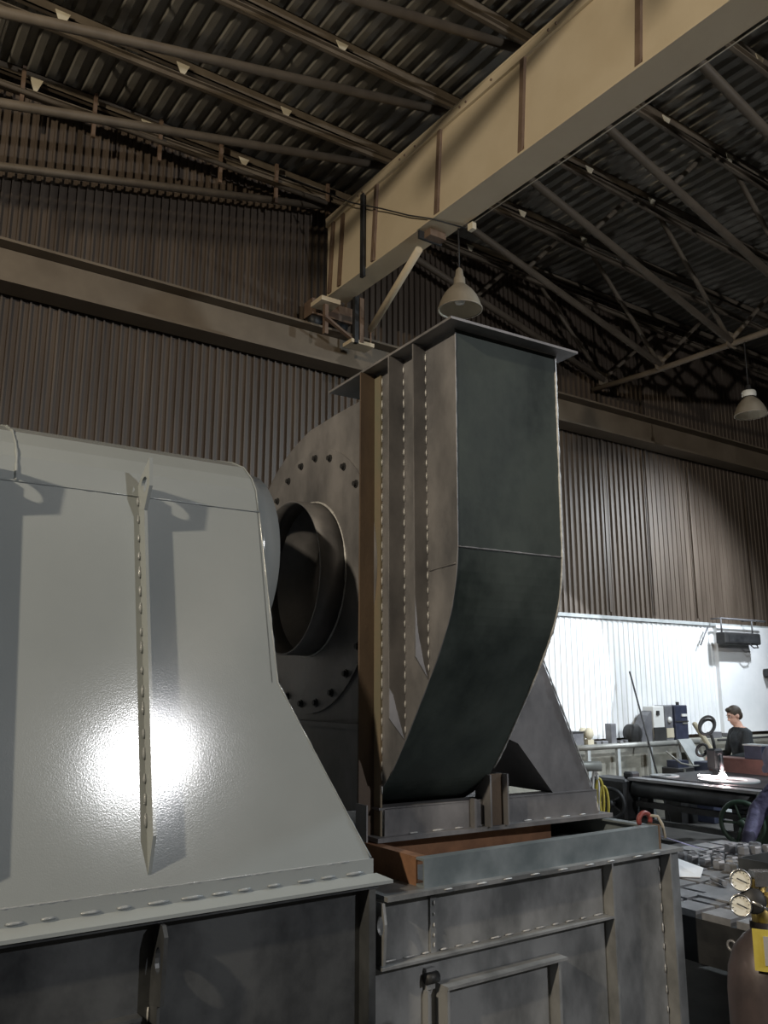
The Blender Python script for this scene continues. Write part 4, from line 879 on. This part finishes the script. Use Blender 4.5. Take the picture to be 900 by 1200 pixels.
finish(mb, 'body', wk, reg1, ['sweater', 'skin', 'trousers', 'rubber'])
hm = MB(); ell(hm, hc + Mh @ Vector((-0.020, 0, 0.048)), 0.101, 0.081, 0.096, Mh, 18); ell(hm, hc + Mh @ Vector((-0.055, 0, 0.0)), 0.062, 0.074, 0.075, Mh, 18); ell(hm, hc + Mh @ Vector((0.045, 0, 0.105)), 0.045, 0.055, 0.03, Mh)
finish(hm, 'hair', wk, lambda p: 0, ['hair'], 0.008)
face_parts(wk, hc, Mh)
# --- second worker bending over the cast iron table
qx, qy = 6.36, 3.40
w2 = thing('person', 'person in a purple jacket and pale cap bending over the cast iron table', 'person', (qx, qy, 0))
F2 = Vector((-0.93, 0.37, 0)).normalized(); L2 = Vector((-F2.y, F2.x, 0))
def V_(f, l, z): return Vector((qx, qy, 0)) + F2*f + L2*l + Vector((0, 0, z))
mb = MB()
limb(mb, [V_(-0.02, 0, 0.93), V_(0.10, 0, 1.10), V_(0.24, 0, 1.24)], [0.16, 0.155, 0.15])
for s_ in (1, -1):
    limb(mb, [V_(-0.02, 0.07*s_, 0.92), V_(0.08, 0.08*s_, 1.1), V_(0.25, 0.11*s_, 1.28)], [0.13, 0.125, 0.105])
    limb(mb, [V_(-0.03, 0.10*s_, 0.90), V_(0.05, 0.11*s_, 0.50), V_(-0.02, 0.12*s_, 0.10)], [0.098, 0.072, 0.052])
    limb(mb, [V_(-0.05, 0.12*s_, 0.045), V_(0.15, 0.14*s_, 0.035)], [0.048, 0.036])
# right arm (towards the wall side is left): the arm reaching down to the table
limb(mb, [V_(0.26, -0.11, 1.30), V_(0.30, -0.19, 1.28), V_(0.50, -0.22, 1.10), V_(0.66, -0.12, 0.945)], [0.085, 0.082, 0.066, 0.050])
hand(mb, V_(0.665, -0.115, 0.94), F2*0.55 + Vector((0, 0, -0.45)) + L2*0.3, Vector((0, 0, -1)), 0.6, -1)
limb(mb, [V_(0.26, 0.11, 1.30), V_(0.30, 0.19, 1.28), V_(0.42, 0.26, 1.08), V_(0.60, 0.22, 0.97)], [0.085, 0.082, 0.066, 0.048])
hand(mb, V_(0.61, 0.22, 0.965), F2*0.7 + Vector((0, 0, -0.4)), Vector((0, 0, -1)), 0.6, 1)
limb(mb, [V_(0.28, 0, 1.31), V_(0.36, 0, 1.38)], [0.09, 0.06])
hc2 = V_(0.44, 0, 1.455)
Mh2 = Matrix(((F2.x, L2.x, 0), (F2.y, L2.y, 0), (0, 0, 1))) @ Matrix.Rotation(R(48), 3, 'Y')
head_shape(mb, hc2, Mh2)
def reg2(p):
    q = p - Vector((qx, qy, 0)); f = q.dot(F2); z = q.z
    if (p - hc2).length < 0.155: return 1
    if f > 0.64 and z < 0.98: return 3
    if f > 0.60 and q.dot(L2) > 0.1 and z < 1.0: return 3
    if z < 0.09: return 4
    if z < 0.88: return 2
    return 0
finish(mb, 'body', w2, reg2, ['purple_jacket', 'skin', 'trousers', 'glove', 'rubber'])
hm = MB(); ell(hm, hc2 + Mh2 @ Vector((-0.014, 0, 0.050)), 0.108, 0.088, 0.098, Mh2, 18); ell(hm, hc2 + Mh2 @ Vector((0.085, 0, 0.062)), 0.060, 0.062, 0.012, Mh2)
finish(hm, 'cap', w2, lambda p: 0, ['lilac_cap'], 0.008)
face_parts(w2, hc2, Mh2)

for o in bpy.data.objects:
    if '_o' in o: del o['_o']
